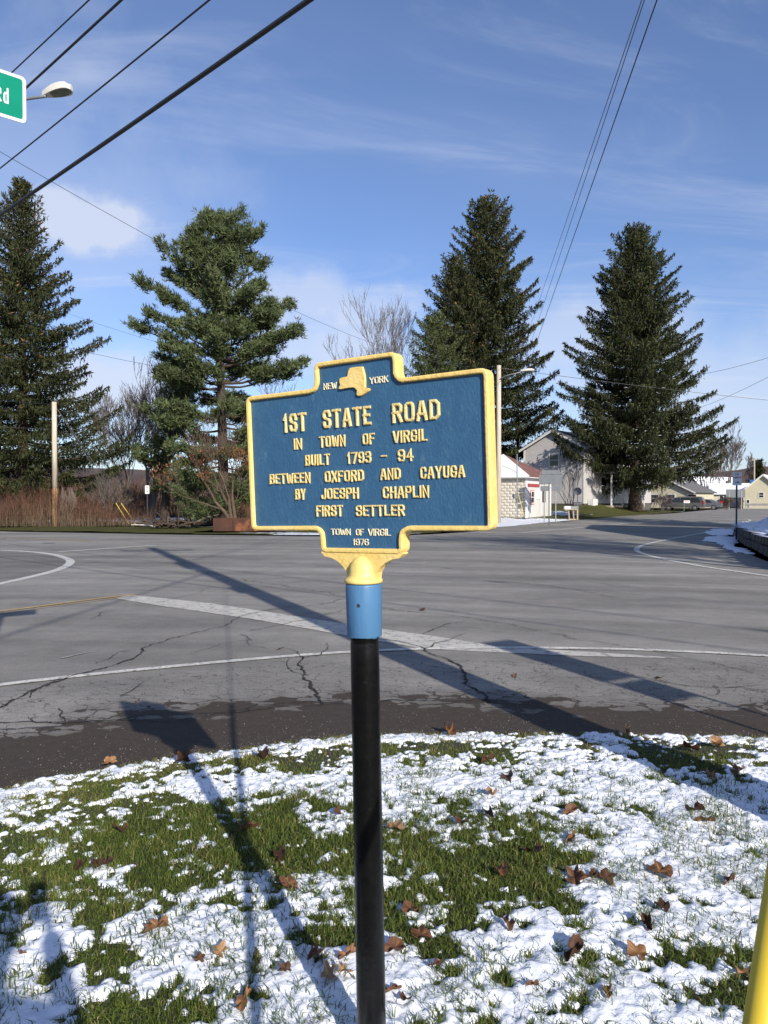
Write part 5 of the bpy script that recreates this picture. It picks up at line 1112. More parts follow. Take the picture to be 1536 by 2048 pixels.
for i, (px, Y, h, lab) in enumerate([(222, 52, 4.4, 'rounded grey bush right of the left spruce'), (252, 56, 3.6, 'lower grey bush behind the rounded one'), (1325, 88, 3.0, 'bare garden shrub in front of the low cream house'), (1300, 86, 2.6, 'small bare shrub beside the spruce trunk'),
                                 (1455, 100, 2.6, 'straw-coloured bush right of the parked cars'), (1480, 104, 2.2, 'small straw-coloured bush by the snowy roof house'), (1404, 112, 5, 'thin bare bush behind the silver van'),
                                 (1375, 118, 5, 'grey bush between the far white gable and the van'), (560, 44, 4, 'brushy bush behind the rusty box'), (380, 48, 4.2, 'grey brush behind the dark pine trunk'), (285, 60, 4, 'faint brush left of the no-parking post')]):
    bare('bush', lab, (onp(px, Y), Y, max(gz_at(onp(px, Y), Y), 0) if Y < 100 else .2), h, 60 + i, .04, 5, .55, ('bark_grey', 'bark_warm', 'twig_purple')[i % 3], 2, .2, thin=.008 * Y / 50, stems=6, first=.27, group='bushes and far trees', cat='bush')
# bare maples off the right border that throw the branch shadows on the road
bare('bare_tree', 'bare maple outside the right border', (12.5, 8.5, .3), 13, 45, .26, 6, .5, 'bark_grey', 3, .22, thin=.010, first=.3, group='bare trees off the right border')
bare('bare_tree', 'second bare maple outside the right border', (16.0, 13.5, .5), 12, 46, .24, 6, .5, 'bark_grey', 3, .22, thin=.010, first=.3, group='bare trees off the right border')

# red-brown thicket of canes along the left verge
M['cane'] = tintmat('thicket_canes', [(0, (.085, .062, .042)), (.3, (.145, .098, .060)), (.5, (.105, .060, .037)), (.75, (.098, .044, .027)), (1, (.075, .034, .023))], .9, .0, nvar=.45, nscale=1.1)
def thicket(label, x0, x1, y0, y1, n, h0, h1, seed, tw=.012):
    rg = np.random.default_rng(seed); x = rg.uniform(x0, x1, n); y = y0 + (y1 - y0) * rg.beta(1, 1.3, n); h = rg.uniform(h0, h1, n) * (.35 + 1.25 * fbm(x, y, .45, 3, 4)); z = gnd(x, y)
    a = rg.uniform(0, 6.28, n); ln = rg.uniform(.05, .5, n); k = 5; f = np.linspace(0, 1, k)
    P = np.stack([x[:, None] + np.cos(a)[:, None] * ln[:, None] * h[:, None] * f ** 1.8, y[:, None] + np.sin(a)[:, None] * ln[:, None] * h[:, None] * f ** 1.8, z[:, None] + h[:, None] * f * (1 - .2 * ln[:, None] * f)], -1)
    sd = np.stack([np.cos(a + 1.57), np.sin(a + 1.57) * .3, np.zeros(n)], 1); sd = np.where(np.abs(sd[:, :1]) < .3, [[1, 0, 0]], sd); w = (tw * rg.uniform(.6, 1.3, n)[:, None] * (1 - .7 * f))[..., None]
    V = np.stack([P - sd[:, None] * w, P + sd[:, None] * w], 2).reshape(-1, 3); i = (np.arange(n)[:, None] * k + np.arange(k - 1)[None]).reshape(-1, 1) * 2
    b = MB(); b.add(V, i + np.array([[0, 1, 3, 2]]), 0, np.repeat(np.tile(f * .8, n) + np.repeat(rg.normal(0, .08, n), k), 2))
    m = 9; idx = np.repeat(np.arange(n), m); fs = rg.uniform(.35, 1, n * m); j = np.minimum((fs * (k - 1)).astype(int), k - 2); q = P[idx, j] + (P[idx, j + 1] - P[idx, j]) * (fs * (k - 1) - j)[:, None]
    D = nrm_(rg.normal(0, 1, (n * m, 3)) + np.array([0, 0, .5])); V, F = rhomb(q, D, rg.uniform(.15, .5, n * m), rg.uniform(.4, .8, n * m) * tw * .8, rg); b.add(V, F, 0, np.repeat(np.clip(fs + rg.normal(0, .1, n * m), 0, 1), 4))
    o = b.build('thicket', M['cane'], attr='tint'); tag(o, label, 'thicket', kind='stuff'); return o
thicket('red-brown bramble thicket along the left verge round the pole', -30, -17.2, 43.8, 50, 2200, .7, 2.5, 51)
thicket('low brown brush behind the verge under the pines', -14, -3, 50, 60, 1800, .8, 2.2, 52)
thicket('short sparse canes at the foot of the guyed pole', -19.0, -14.3, 44.5, 47, 240, .6, 1.5, 54, .012)
thicket('brown brush filling the ground behind the trees', -40, 12, 68, 95, 2600, 1.2, 3.2, 53, .04)
thicket('ragged scrub along the crest of the left hillside', -70, 30, 125, 175, 2000, 1.5, 4.0, 55, .08)
# ------------------------------------------------------------------ poles and small signs beyond the road
pl = pole((onp(110, 45), 45, 0), 7.55, .17, .14, M['wood_pole_pale'], 'pale stubby pole standing in the thicket at left', m2=M['wood_brown'])
tp_ = np.array((onp(110, 45), 45, 7.4))
for (p, lab) in [((260, 1050), 'left guy wire running down right from the stubby pole'), ((273, 1049), 'right guy wire running down right from the stubby pole')]:
    e = np.array(At(p[0], p[1], 46)); e[2] = 0; g2 = thing('guy_wire', lab, 'guy wire', tuple(e), group='guy wires of the stubby pole'); dd_ = tp_ - e
    b = MB(); b.tube([e, tp_], .012, 5); b.build('wire', M['wire'], g2); b = MB(); b.tube([e + dd_ * .01, e + dd_ * .19], .019, 8); b.build('guard', M['guard_yellow'], g2)
wire(tuple(tp_), tuple(At(-200, 772, 60)), .2, .010, 'wire leaving the stubby pole to the left, upper', 'thin wires at the left', m='wire'); wire(tuple(tp_ - np.array([0, 0, 1.5])), tuple(At(-200, 838, 50)), .1, .010, 'wire leaving the stubby pole to the left, lower', 'thin wires at the left', m='wire')
wire(tuple(At(-150, 505, 70)), tuple(At(560, 742, 62)), 1.2, .014, 'faint wire passing behind the two left evergreens, upper', 'thin wires at the left', m='wire'); wire(tuple(At(-150, 612, 66)), tuple(At(560, 768, 60)), .9, .016, 'faint wire passing behind the two left evergreens, lower', 'thin wires at the left', m='wire')
slp = pole((onp(997, 48), 48, gz_at(onp(997, 48), 48)), 10.2, .18, .14, M['wood_pole_pale'], 'pale lamp pole rising behind the right edge of the marker')
tz = np.array(At(993, 760, 48)); hd2 = np.array(At(1055, 742, 47))
b = MB(); b.tube([np.array(At(994, 762, 48)), np.array(At(1010, 752, 47.6)), np.array(At(1042, 744, 47))], .035, 6); b.build('lamp_arm', M['steel'], slp, smooth=True)
lamp_head(hd2, .85, R_(-12), slp, .02)
wire((LP[0], LP[1], 8.35), tuple(At(992, 733, 48)), 1.35, .0055, 'hair-thin wire drooping across the whole sky to the far lamp pole', 'thin wires across the sky', n=60, m='wire')
wire(tuple(At(993, 735, 48)), tuple(At(1700, 815, 75)), .2, .016, 'wire leaving the far lamp pole to the right behind the spruces', 'thin wires across the sky', m='wire')
wire(tuple(At(1380, 752, 66)), tuple(At(1700, 655, 45)), .4, .014, 'upper short wire at the right border', 'thin wires across the sky', m='wire'); wire(tuple(At(1380, 822, 66)), tuple(At(1700, 660, 40)), .4, .012, 'lower short wire at the right border', 'thin wires across the sky', m='wire')
wire(tuple(At(1500, 925, 150)), tuple(At(1700, 905, 120)), .4, .035, 'far wire above the yellow house', 'thin wires across the sky', m='wire')
pole((onp(1508, 140), 140, 0), 9.6, .17, .13, M['wood_pole'], 'far small pole beside the yellow house')
def plate(o, name, c, w, h, u, m, th=.003, r=.03):
    u = np.array(u, float); u /= np.linalg.norm(u); n = np.array([u[1], -u[0], 0]); b = MB()
    b.prism(fillet([(-w / 2, -h / 2), (w / 2, -h / 2), (w / 2, h / 2), (-w / 2, h / 2)], r, 4), u, (0, 0, 1), n, c, -th, th); return b.build(name, m, o), u, n
def face(c, u, n, off): return lambda a, v, h: tuple(np.array(c) + u * a + np.array([0, 0, v]) + n * (off + h))
# no parking sign on the blue post, right
q = G(1472.5, 1080); ns = thing('parking_sign', 'white no-parking sign on a dark blue post by the stone wall', 'sign', (q[0], q[1], 0)); hS = 2.72
c = (q[0], q[1] - .03, hS - .27); pb, u, n_ = plate(ns, 'panel', c, .38, .53, (1, .05, 0), M['sign_white'])
f_ = face(c, u, n_, .0035); word('NO', -.08, .08, .13, .10, f_, M['sign_red'], ns, sw=.2, hgt=.002); word('PARKING', -.16, .16, .01, .075, f_, M['sign_red'], ns, sw=.2, hgt=.002); word('>', -.10, .10, -.19, .09, f_, M['ink'], ns, sw=.22, hgt=.002)
b = MB(); b.box((q[0], q[1], hS / 2 - .15), (.06, .035, hS + .2)); b.build('post', mat('post_blue_dark', (.022, .035, .085), (.03, .045, .10), 8, .5), ns)
# small one at left
q = G(295, 1051); ns = thing('parking_sign', 'small white sign on a thin dark post under the dark pine', 'sign', (q[0], q[1], 0)); c = (q[0], q[1] - .03, 2.25); pb, u, n_ = plate(ns, 'panel', c, .26, .52, (1, .1, 0), M['sign_white'])
f_ = face(c, u, n_, .0035); word('NO', -.07, .07, .10, .09, f_, M['sign_red'], ns, sw=.22, hgt=.002); word('>', -.07, .07, -.16, .08, f_, M['ink'], ns, sw=.22, hgt=.002)
b = MB(); b.box((q[0], q[1], 1.15), (.055, .035, 2.7)); b.build('post', M['dark_metal'], ns)
# sign boards seen from behind in front of the shop
Yb = 50; zb0 = gz_at(onp(1100, Yb), Yb); rb = thing('road_sign', 'grey backs of stacked road sign boards on two steel posts', 'road sign', (onp(1100, Yb), Yb, zb0))
for px in (1088.5, 1111.5):
    b = MB(); p = At(px, 1000, Yb); b.box((p[0], Yb, zb0 + 1.6), (.07, .05, 3.4)); b.build('post', M['steel'], rb)
def backp(x0, y0, x1, y1, nm):
    A_ = np.array(At(x0, y1, Yb - .05)); w = (x1 - x0) * Yb / FPX; h = (y1 - y0) * Yb / FPX; b = MB(); b.obox(A_, (w, 0, 0), (0, 0, h), (0, .008, 0)); b.build(nm, M['alu'], rb)
backp(1083, 940, 1120, 948.5, 'top_board'); backp(1078, 949.5, 1124, 968.5, 'middle_board'); backp(1081, 972, 1098, 982, 'lower_board'); backp(1103, 969.5, 1121, 982, 'lower_board')
b = MB()
for yy in (946, 953, 976): p = np.array(At(1080, yy, Yb)); b.box((p[0] + .7, Yb, p[2]), (1.4, .04, .04))
b.build('rail', M['steel'], rb)
q = At(1098, 1044, 46); b = MB(); b.box((q[0], 46, 1.3), (.06, .04, 2.7)); tag(b.build('sign_post', M['dark_metal']), 'single dark post in front of the two-post sign boards', 'post')
# mailboxes
Ym = 53; zm = gz_at(onp(1146, Ym), Ym); mbx = thing('mailbox_stand', 'leaning wooden mailbox stand on the verge by the road', 'mailbox stand', (onp(1147, Ym), Ym, zm)); x0 = onp(1147, Ym)
for s in (-1, 1): b = MB(); b.tube([(x0 + .16 * s - .12, Ym, zm - .1), (x0 + .16 * s - .30 + .1, Ym, zm + .72)], .055, 6); b.build('leg', M['wood_pole'], mbx)
b = MB(); b.box((x0 - .20, Ym, zm + .76), (.95, .3, .06)); b.build('shelf', M['wood_pole'], mbx)
b = MB(); b.box((x0 - .08, Ym, zm + .05), (.55, .1, .09)); b.build('brace', M['wood_pole'], mbx)
def mailbox(c, m, lab, rz=.2):
    o = thing('mailbox', lab, 'mailbox', c, rz, 'mailboxes on the verge'); b = MB(); P = [(-.09, 0), (.09, 0), (.09, .12)] + [(.09 * math.cos(a), .12 + .09 * math.sin(a)) for a in np.linspace(.3, math.pi - .3, 6)] + [(-.09, .12)]
    b.prism(P, (0, 1, 0), (0, 0, 1), (1, 0, 0), (0, 0, 0), -.26, .26); b.build('body', m, o, world=False); b = MB(); b.prism([(a * 1.06, c_ * 1.04) for a, c_ in P], (0, 1, 0), (0, 0, 1), (1, 0, 0), (0, 0, -.003), .262, .29); b.build('door', m, o, world=False)
    return o
mailbox((x0 - .42, Ym, zm + .80), M['trim_white'], 'pale mailbox at the left end of the stand'); mailbox((x0 + .05, Ym, zm + .80), M['steel'], 'grey mailbox at the right end of the stand', -.1)
xp = onp(1155, Ym); po = thing('mailbox', 'black mailbox on its own post right of the stand', 'mailbox', (xp, Ym, zm), group='mailboxes on the verge'); b = MB(); b.box((xp, Ym, zm + .5), (.10, .10, 1.1)); b.build('post', M['wood_pole'], po)
b = MB(); P = [(-.1, 0), (.1, 0), (.1, .14)] + [(.1 * math.cos(a), .14 + .1 * math.sin(a)) for a in np.linspace(.3, math.pi - .3, 6)] + [(-.1, .14)]; b.prism(P, (0, 1, 0), (0, 0, 1), (1, 0, 0), (xp, Ym, zm + 1.06), -.28, .28); b.build('body', M['dark_metal'], po)
# satellite dish
dc = np.array(At(1156, 983, 56)); dh = thing('satellite_dish', 'round grey satellite dish on a short pole by the house', 'satellite dish', (dc[0], 56, gz_at(dc[0], 56))); b = MB(); b.tube([(dc[0], 56.1, gz_at(dc[0], 56) - .1), (dc[0], 56.1, dc[2])], .03, 8); b.build('mast', M['steel'], dh)
b = MB(); b.lathe(dc + np.array([0, .10, 0]), np.array([-.25, -.95, .15]), [(0, .03), (.02, .15), (.06, .25), (.10, .30), (.105, .29), (.07, .24), (.035, .14), (.02, .005)], 20); b.build('dish', M['alu'], dh, smooth=True)
b = MB(); b.tube([dc + np.array([-.05, -.05, -.25]), dc + np.array([-.12, -.42, -.02])], .012, 5); b.box(dc + np.array([-.12, -.44, 0]), (.07, .09, .07)); b.build('feed_arm', M['dark_metal'], dh)

# ------------------------------------------------------------------ small block shop
c0 = np.array([onp(1052, 52), 52, .32]); ul = np.array([-.87, .5, 0]); ur = np.array([.5, .87, 0]); ul /= np.linalg.norm(ul); ur /= np.linalg.norm(ur); WL, WR, HE = 5.6, 5.9, 3.0
zg = .32; shop = thing('shop', 'small hip-roofed shop of pale rock-faced blocks with red trim', 'building', tuple(c0))
b = MB(); b.obox(c0 + (ul + ur) * .06, ul * (WL - .12), ur * (WR - .12), (0, 0, HE)); b.build('wall', M['mortar'], shop)
bw, bh = .42, .205; nl = np.cross(ul, (0, 0, 1)); nl = -ur; proto = None; rb_ = random.Random(3)
for r in range(14):
    nx = int(WL / bw) + 1
    for k in range(nx):
        a0_ = k * bw - (bw / 2 if r % 2 else 0); a1_ = min(a0_ + bw, WL); a0_ = max(a0_, 0)
        if a1_ - a0_ < .1: continue
        if proto is None or (a1_ - a0_) < bw - .01:
            b = MB(); w = (a1_ - a0_) - .02; h = bh - .02; rr = [(0, 0, 0), (w, 0, 0), (w, h, 0), (0, h, 0), (.04, .03, .035), (w - .05, .04, .03), (w - .04, h - .03, .04), (.05, h - .035, .03)]
            V = [ul * a + np.array([0, 0, v]) - ur * d for a, v, d in rr]; b.add(V, [(0, 1, 5, 4), (1, 2, 6, 5), (2, 3, 7, 6), (3, 0, 4, 7), (4, 5, 6, 7)])
            o = b.build('block', M['block'], shop, world=False)
            if (a1_ - a0_) >= bw - .01: proto = o
        else: o = proto.copy(); COL.objects.link(o)
        p = ul * (a0_ + .01) + ur * .055 + np.array([0, 0, .06 + r * bh]); o.location = p
        o.scale = (1, 1, 1)
# storefront wall (sunlit short side)
nr = -ul; fo_ = c0 + nr * -.055
def on_r(nm, a0, a1, z0_, z1_, m, th, off=0.0):
    b = MB(); b.obox(c0 + ur * a0 + np.array([0, 0, z0_]) + ul * .06 + nr * off, ur * (a1 - a0), nr * th, (0, 0, z1_ - z0_)); return b.build(nm, m, shop)
on_r('corner_board', 0.0, .35, 0, 2.9, M['trim_white'], .05); on_r('corner_board', 5.55, 5.9, 0, 2.9, M['trim_white'], .05)
on_r('signboard', .35, 5.55, 2.45, 2.9, M['trim_white'], .04); on_r('red_band', .36, 3.0, 2.22, 2.42, M['red_trim'], .06)
for k in range(13): on_r('board', .36 + k * .40, .36 + k * .40 + .385, .05, 2.2 if k < 7 else 2.43, M['door_white'], .03)
w_ = on_r('window', .95, 1.75, .95, 2.0, M['pink_trim'], .06, .02); on_r('window_frame', 1.05, 1.65, 1.03, 1.93, M['trim_white'], .07, .025); on_r('pane', 1.13, 1.57, 1.09, 1.46, M['glass'], .075, .03); on_r('pane', 1.13, 1.57, 1.51, 1.87, M['glass'], .075, .03)
on_r('notice_board', 2.2, 3.1, 1.35, 2.0, M['sign_white'], .05, .02); on_r('door', 3.5, 4.5, .1, 2.3, M['door_white'], .05, .02); on_r('door_window', 3.62, 4.38, 1.1, 2.18, M['glass'], .055, .025)
ov = .35; A0 = c0 - (ul + ur) * ov; cs = [A0, A0 + ur * (WR + 2 * ov), A0 + ur * (WR + 2 * ov) + ul * (WL + 2 * ov), A0 + ul * (WL + 2 * ov)]; ap = c0 + ul * WL / 2 + ur * WR / 2 + np.array([0, 0, HE + 1.75])
for k, (m_, nm) in enumerate([('roof_red', 'roof_slope'), ('roof_red', 'roof_slope'), ('roof_red', 'roof_slope'), ('snow', 'snowy_roof_slope')]):
    a, c = cs[k], cs[(k + 1) % 4]; b = MB(); z_ = np.array([0, 0, HE]); dn = np.array([0, 0, -.10]); b.add([a + z_, c + z_, ap, a + z_ + dn, c + z_ + dn, ap + dn], [(0, 1, 2), (5, 4, 3), (0, 3, 4, 1)]); o = b.build(nm, M[m_], shop)
b = MB(); b.obox(A0 + np.array([0, 0, HE - .16]) + (ul + ur) * .02, ul * (WL + 2 * ov - .04), ur * (WR + 2 * ov - .04), (0, 0, .055)); b.build('soffit', M['trim_white'], shop)
# service mast with meter on the block wall
ms = thing('utility_mast', 'thin service mast with a meter in front of the block wall', 'mast', tuple(At(1034, 1034, 50.5))); p = np.array(At(1034.5, 1034, 50.5)); b = MB(); b.tube([p, np.array(At(1034, 908, 50.5))], .035, 6); b.build('pole', M['steel'], ms)
b = MB(); b.box(np.array(At(1031, 993, 50.4)), (.34, .15, .30), .4); b.build('meter_box', M['alu'], ms); b = MB(); b.tube([np.array(At(1036, 985, 50.4)), np.array(At(1048, 1033, 50.3))], .022, 6); b.build('guard', M['guard_yellow'], ms)
b = MB(); b.tube([np.array(At(1034, 946, 50.5)), np.array(At(1022, 938, 50.2)), np.array(At(1004, 932, 50))], .02, 5); b.build('bent_arm', M['steel'], ms)
# ------------------------------------------------------------------ houses
def quadbox(b, A, B, up, depthv, mi=0): b.obox(A, np.array(B) - np.array(A), depthv, (0, 0, up), mi)
def window_on(h, o, u, n, a, z, w, ht, frame='trim_white', glass='glass', sash=True, name='window'):
    """opening at distance a along u and height z"""
    P = lambda aa, zz_, d: np.array(o) + u * aa + np.array([0, 0, zz_]) + n * d
    b = MB(); t_ = .09
    for (x0_, x1_, z0_, z1_) in [(-t_, w + t_, -t_, 0), (-t_, w + t_, ht, ht + t_), (-t_, 0, 0, ht), (w, w + t_, 0, ht)] + ([(0, w, ht / 2 - .03, ht / 2 + .03)] if sash else []): b.obox(P(a + x0_, z + z0_, 0.0), u * (x1_ - x0_), n * .05, (0, 0, z1_ - z0_))
    f = b.build(name, M[frame], h); b = MB(); b.obox(P(a, z, -.0), u * w, n * .015, (0, 0, ht)); b.build('pane', M[glass], f); return f
def gable_house(label, A, B, depth, eave, peak, wall, roof, zb=0., ov=.3, group='houses beyond the road', found=None):
    """A, B: base ends of the gable wall (seen left to right); body runs back by depth"""
    A = np.array([A[0], A[1], zb]); B = np.array([B[0], B[1], zb]); u = (B - A); L = np.linalg.norm(u); u /= L; bk = np.array([-u[1], u[0], 0]); n = -bk
    h = thing('house', label, 'house', tuple((A + B) / 2), group=group)
    b = MB(); b.prism([(0, 0), (L, 0), (L, eave), (L / 2, peak), (0, eave)], u, (0, 0, 1), n, A, -depth, 0); b.build('wall', M[wall], h)
    if found: b = MB(); b.obox(A + n * -.05 + u * .05 - np.array([0, 0, found]), u * (L - .1), bk * (depth - .1), (0, 0, found)); b.build('foundation', M['stone'], h)
    for s in (0, 1):
        b = MB(); e = np.array([0, 0, eave]); pk = np.array([0, 0, peak]); o0 = (A if s == 0 else B) + e; d = (u * (L / 2) + (pk - e)) if s == 0 else (-u * (L / 2) + (pk - e)); dl = d / np.linalg.norm(d)
        o1 = o0 - dl * ov + n * ov; nrmv = np.cross(d, bk); nrmv = nrmv / np.linalg.norm(nrmv); nrmv = nrmv if nrmv[2] > 0 else -nrmv
        b.obox(o1 + nrmv * .01, d + dl * (ov + (.04 if s else 0.0)), bk * (depth + 2 * ov), nrmv * .12); b.build('roof', M[roof] if isinstance(roof, str) else M[roof[s]], h)
        b = MB(); b.obox(o1 + n * .03 - nrmv * .10, d + dl * ov, bk * .03, nrmv * .20); b.build('rake_board', M['trim_white'], h)
    return h, A, B, u, n, bk, L
A_, B_ = (onp(1047, 70), 70), (onp(1169, 66), 66); zb = 1.28
h, A, B, u, n, bk, L = gable_house('two-storey grey clapboard house with a gable towards the road', A_, B_, 9, 5.05, 6.65, 'siding', ('roof_dark', 'roof_dark'), zb, .35, found=.9)
for P_, s in ((A, 1), (B, -1)): b = MB(); b.obox(P_ + n * .0 + u * (0 if s > 0 else -.14), u * .14, n * .03, (0, 0, 5.0)); b.build('corner_board', M['trim_white'], h)
fw = (onp(1097.5, 68.2) - A[0]) / u[0]; window_on(h, A, u, n, fw + .12, 3.45, .85, 1.05, glass='curtain')
# right-hand long wall with its lower wing
ue = bk; ne = u; h2 = h
window_on(h, B, ue, ne, 3.4, .9, 1.2, 1.5, frame='trim_white'); window_on(h, B, ue, ne, 7.2, .9, .9, 1.4)
b = MB(); Bw = B + ue * 9; b.obox(Bw - ne * 5.5 , ue * 7, ne * 5.45, (0, 0, 3.0)); b.build('wing_wall', M['siding'], h); b = MB(); b.obox(Bw - ne * 5.7 + np.array([0, 0, 3.0]), ue * 7.3, ne * 6.4, (0, 0, .18)); b.build('wing_roof', M['roof_dark'], h)
b = MB(); b.obox(Bw + np.array([0, 0, -.7]) - ne * 5.3, ue * 6.8, ne * 5.2, (0, 0, .7)); b.build('foundation', M['stone'], h)
window_on(h, Bw, ue, ne, 1.0, .8, 1.0, 1.5); window_on(h, Bw, ue, ne, 4.2, .8, 1.0, 1.5)
b = MB(); b.obox(B + ue * .6 + ne * .05 + np.array([0, 0, -.45]), ue * .9, ne * .5, (0, 0, .85)); b.build('air_conditioner', M['trim_white'], h)
b = MB(); b.obox(B + ue * 2.2 + ne * .05 + np.array([0, 0, -.35]), ue * 8, ne * 1.5, (0, 0, .16)); b.build('porch_deck', M['wood_pole'], h)
for k in range(4): b = MB(); b.obox(B + ue * (2.3 + k * 2.55) + ne * 1.42 + np.array([0, 0, -.19]), ue * .12, ne * .12, (0, 0, 2.9)); b.build('porch_post', M['trim_white'], h)
b = MB(); b.obox(B + ue * 2.0 + ne * .02 + np.array([0, 0, 2.72]), ue * 8.4, ne * 1.75, (0, 0, .14)); b.build('porch_roof', M['roof_grey'], h)
# red and white barn-like house behind the spruce trunk
h, A, B, u, n, bk, L = gable_house('white house with a red corner glimpsed behind the big trunk', (onp(1240, 92), 92), (onp(1297, 92), 92.6), 8, 4.2, 5.6, 'siding_white', 'roof_grey', .9, .25)
b = MB(); b.obox(B - u * .6 + n * .01, u * .6, n * .05, (0, 0, 4.1)); b.build('red_board', M['red_trim'], h); b = MB(); b.obox(B + u * .01, u * .05, bk * 8, (0, 0, 4.1)); b.build('side_boarding', M['red_trim'], h)
# low cream house
h, A, B, u, n, bk, L = gable_house('low cream house behind the silver van', (onp(1300, 106), 109), (onp(1376, 106), 104), 8, 2.3, 4.1, 'siding_cream', 'roof_grey', .45, .4)
for a in (1.2, 3.6, 6.6): window_on(h, A, u, n, a, .8, 1.1, 1.1)
b = MB(); b.obox(A + n * .06 - u * 1.2 + np.array([0, 0, .0]), u * .10, n * .10, (0, 0, 2.2)); b.build('porch_post', M['trim_white'], h)
h, A, B, u, n, bk, L = gable_house('far white gabled house above the van roof', (onp(1372, 150), 150), (onp(1391, 149), 147), 12, 4.3, 6.0, 'siding_white', ('snow', 'snow'), .2, .3)
h, A, B, u, n, bk, L = gable_house('far pale house at the left of the white gable, roof under snow', (onp(1398, 140), 142), (onp(1416, 140), 140), 8, 2.6, 4.0, 'siding_white', 'snow', .2, .3)
# snow-roofed ranch with its long side to us
def ranch(label, px0, px1, Y, zb, eave, rise, depth, wall, roof):
    A = np.array([onp(px0, Y), Y + 2, zb]); B = np.array([onp(px1, Y), Y, zb]); u = B - A; L = np.linalg.norm(u); u /= L; bk = np.array([-u[1], u[0], 0]); n = -bk; h = thing('house', label, 'house', tuple((A + B) / 2), group='houses beyond the road')
    b = MB(); b.prism([(0, 0), (depth, 0), (depth, eave), (depth / 2, eave + rise), (0, eave)], bk, (0, 0, 1), u, A, 0, L); b.build('wall', M[wall], h)
    for s in (0, 1):
        o0 = A + np.array([0, 0, eave]) + (bk * depth if s else 0) - u * .3; d = (bk if s == 0 else -bk) * (depth / 2) + np.array([0, 0, rise]); dl = d / np.linalg.norm(d); nv = np.cross(u, d); nv /= np.linalg.norm(nv); nv = nv if nv[2] > 0 else -nv
        b = MB(); b.obox(o0 - dl * .4 + nv * .01, u * (L + .6), d + dl * .4, nv * .16); b.build('roof', M[roof], h)
    return h, A, u, n, bk, L
h, A, u, n, bk, L = ranch('long low house under a thick snowy roof', 1433, 1500, 118, .4, 2.2, 1.6, 7, 'siding_cream', 'snow')
for a in (1.3, 2.5): window_on(h, A, u, n, a, .75, .45, 1.15)
window_on(h, A, u, n, 4.0, .75, .45, 1.15); b = MB(); b.obox(A + u * 3.9 + n * .05 + np.array([0, 0, .1]), u * 1.3, n * .6, (0, 0, 1.0)); b.build('bay', M['trim_white'], h)
b = MB(); b.obox(A + u * 2.4 + bk * 3.4 + np.array([0, 0, 3.3]), u * .5, bk * .5, (0, 0, 1.1)); b.build('chimney', M['stone'], h)
h, A, B, u, n, bk, L = gable_house('yellow cream gabled house at the right border', (onp(1499, 112), 114), (onp(1560, 112), 111), 9, 2.7, 5.1, 'siding_cream', ('snow', 'snow'), .3, .4)
window_on(h, A, u, n, 2.2, 1.7, .6, .7); window_on(h, A, u, n, .5, .3, .35, 1.0)
h, A, u, n, bk, L = ranch('blue metal roof seen above the yellow house', 1517, 1570, 135, .2, 3.2, 1.9, 7, 'siding_white', 'roof_blue')
# house behind the wall, outside the right border: throws the broad shade over the far lane
hb = thing('house', 'tall white house on the walled yard outside the right border', 'house', (21.5, 19.5, .6), group='houses beyond the road'); b = MB(); b.prism([(0, 0), (7.5, 0), (7.5, 6.2), (3.75, 8.6), (0, 6.2)], (1, 0, 0), (0, 0, 1), (0, -1, 0), (17.6, 10, .6), -18.5, 0); b.build('wall', M['siding_white'], hb)
for s in (0, 1):
    d = np.array([3.75, 0, 2.4]) * (1 if s == 0 else -1) * np.array([1, 1, 1 if s == 0 else -1]); dl = d / np.linalg.norm(d); o0 = np.array([17.6 if s == 0 else 25.1, 9.6, 6.8]) - dl * .4; nv = np.array([-dl[2], 0, abs(dl[0])]) if s == 0 else np.array([dl[2], 0, abs(dl[0])]); b = MB(); b.obox(o0 + nv * .01, d + dl * .4, (0, 19.2, 0), nv * .15); b.build('roof', M['roof_dark'], hb)
uw = np.array([0, 1., 0]); 
for a in (1.5, 5, 9, 13): 
    for z_ in (1.0, 3.9): window_on(hb, (17.6, 10, .6), uw, np.array([-1., 0, 0]), a, z_, .9, 1.5)
spruce('dark spruce outside the right border beyond the tall white house', (25, 36, .6), 17, 4.2, 106, z0=.08, tr=.3, dens=.55, twig=1.5, group='trees outside the right border')
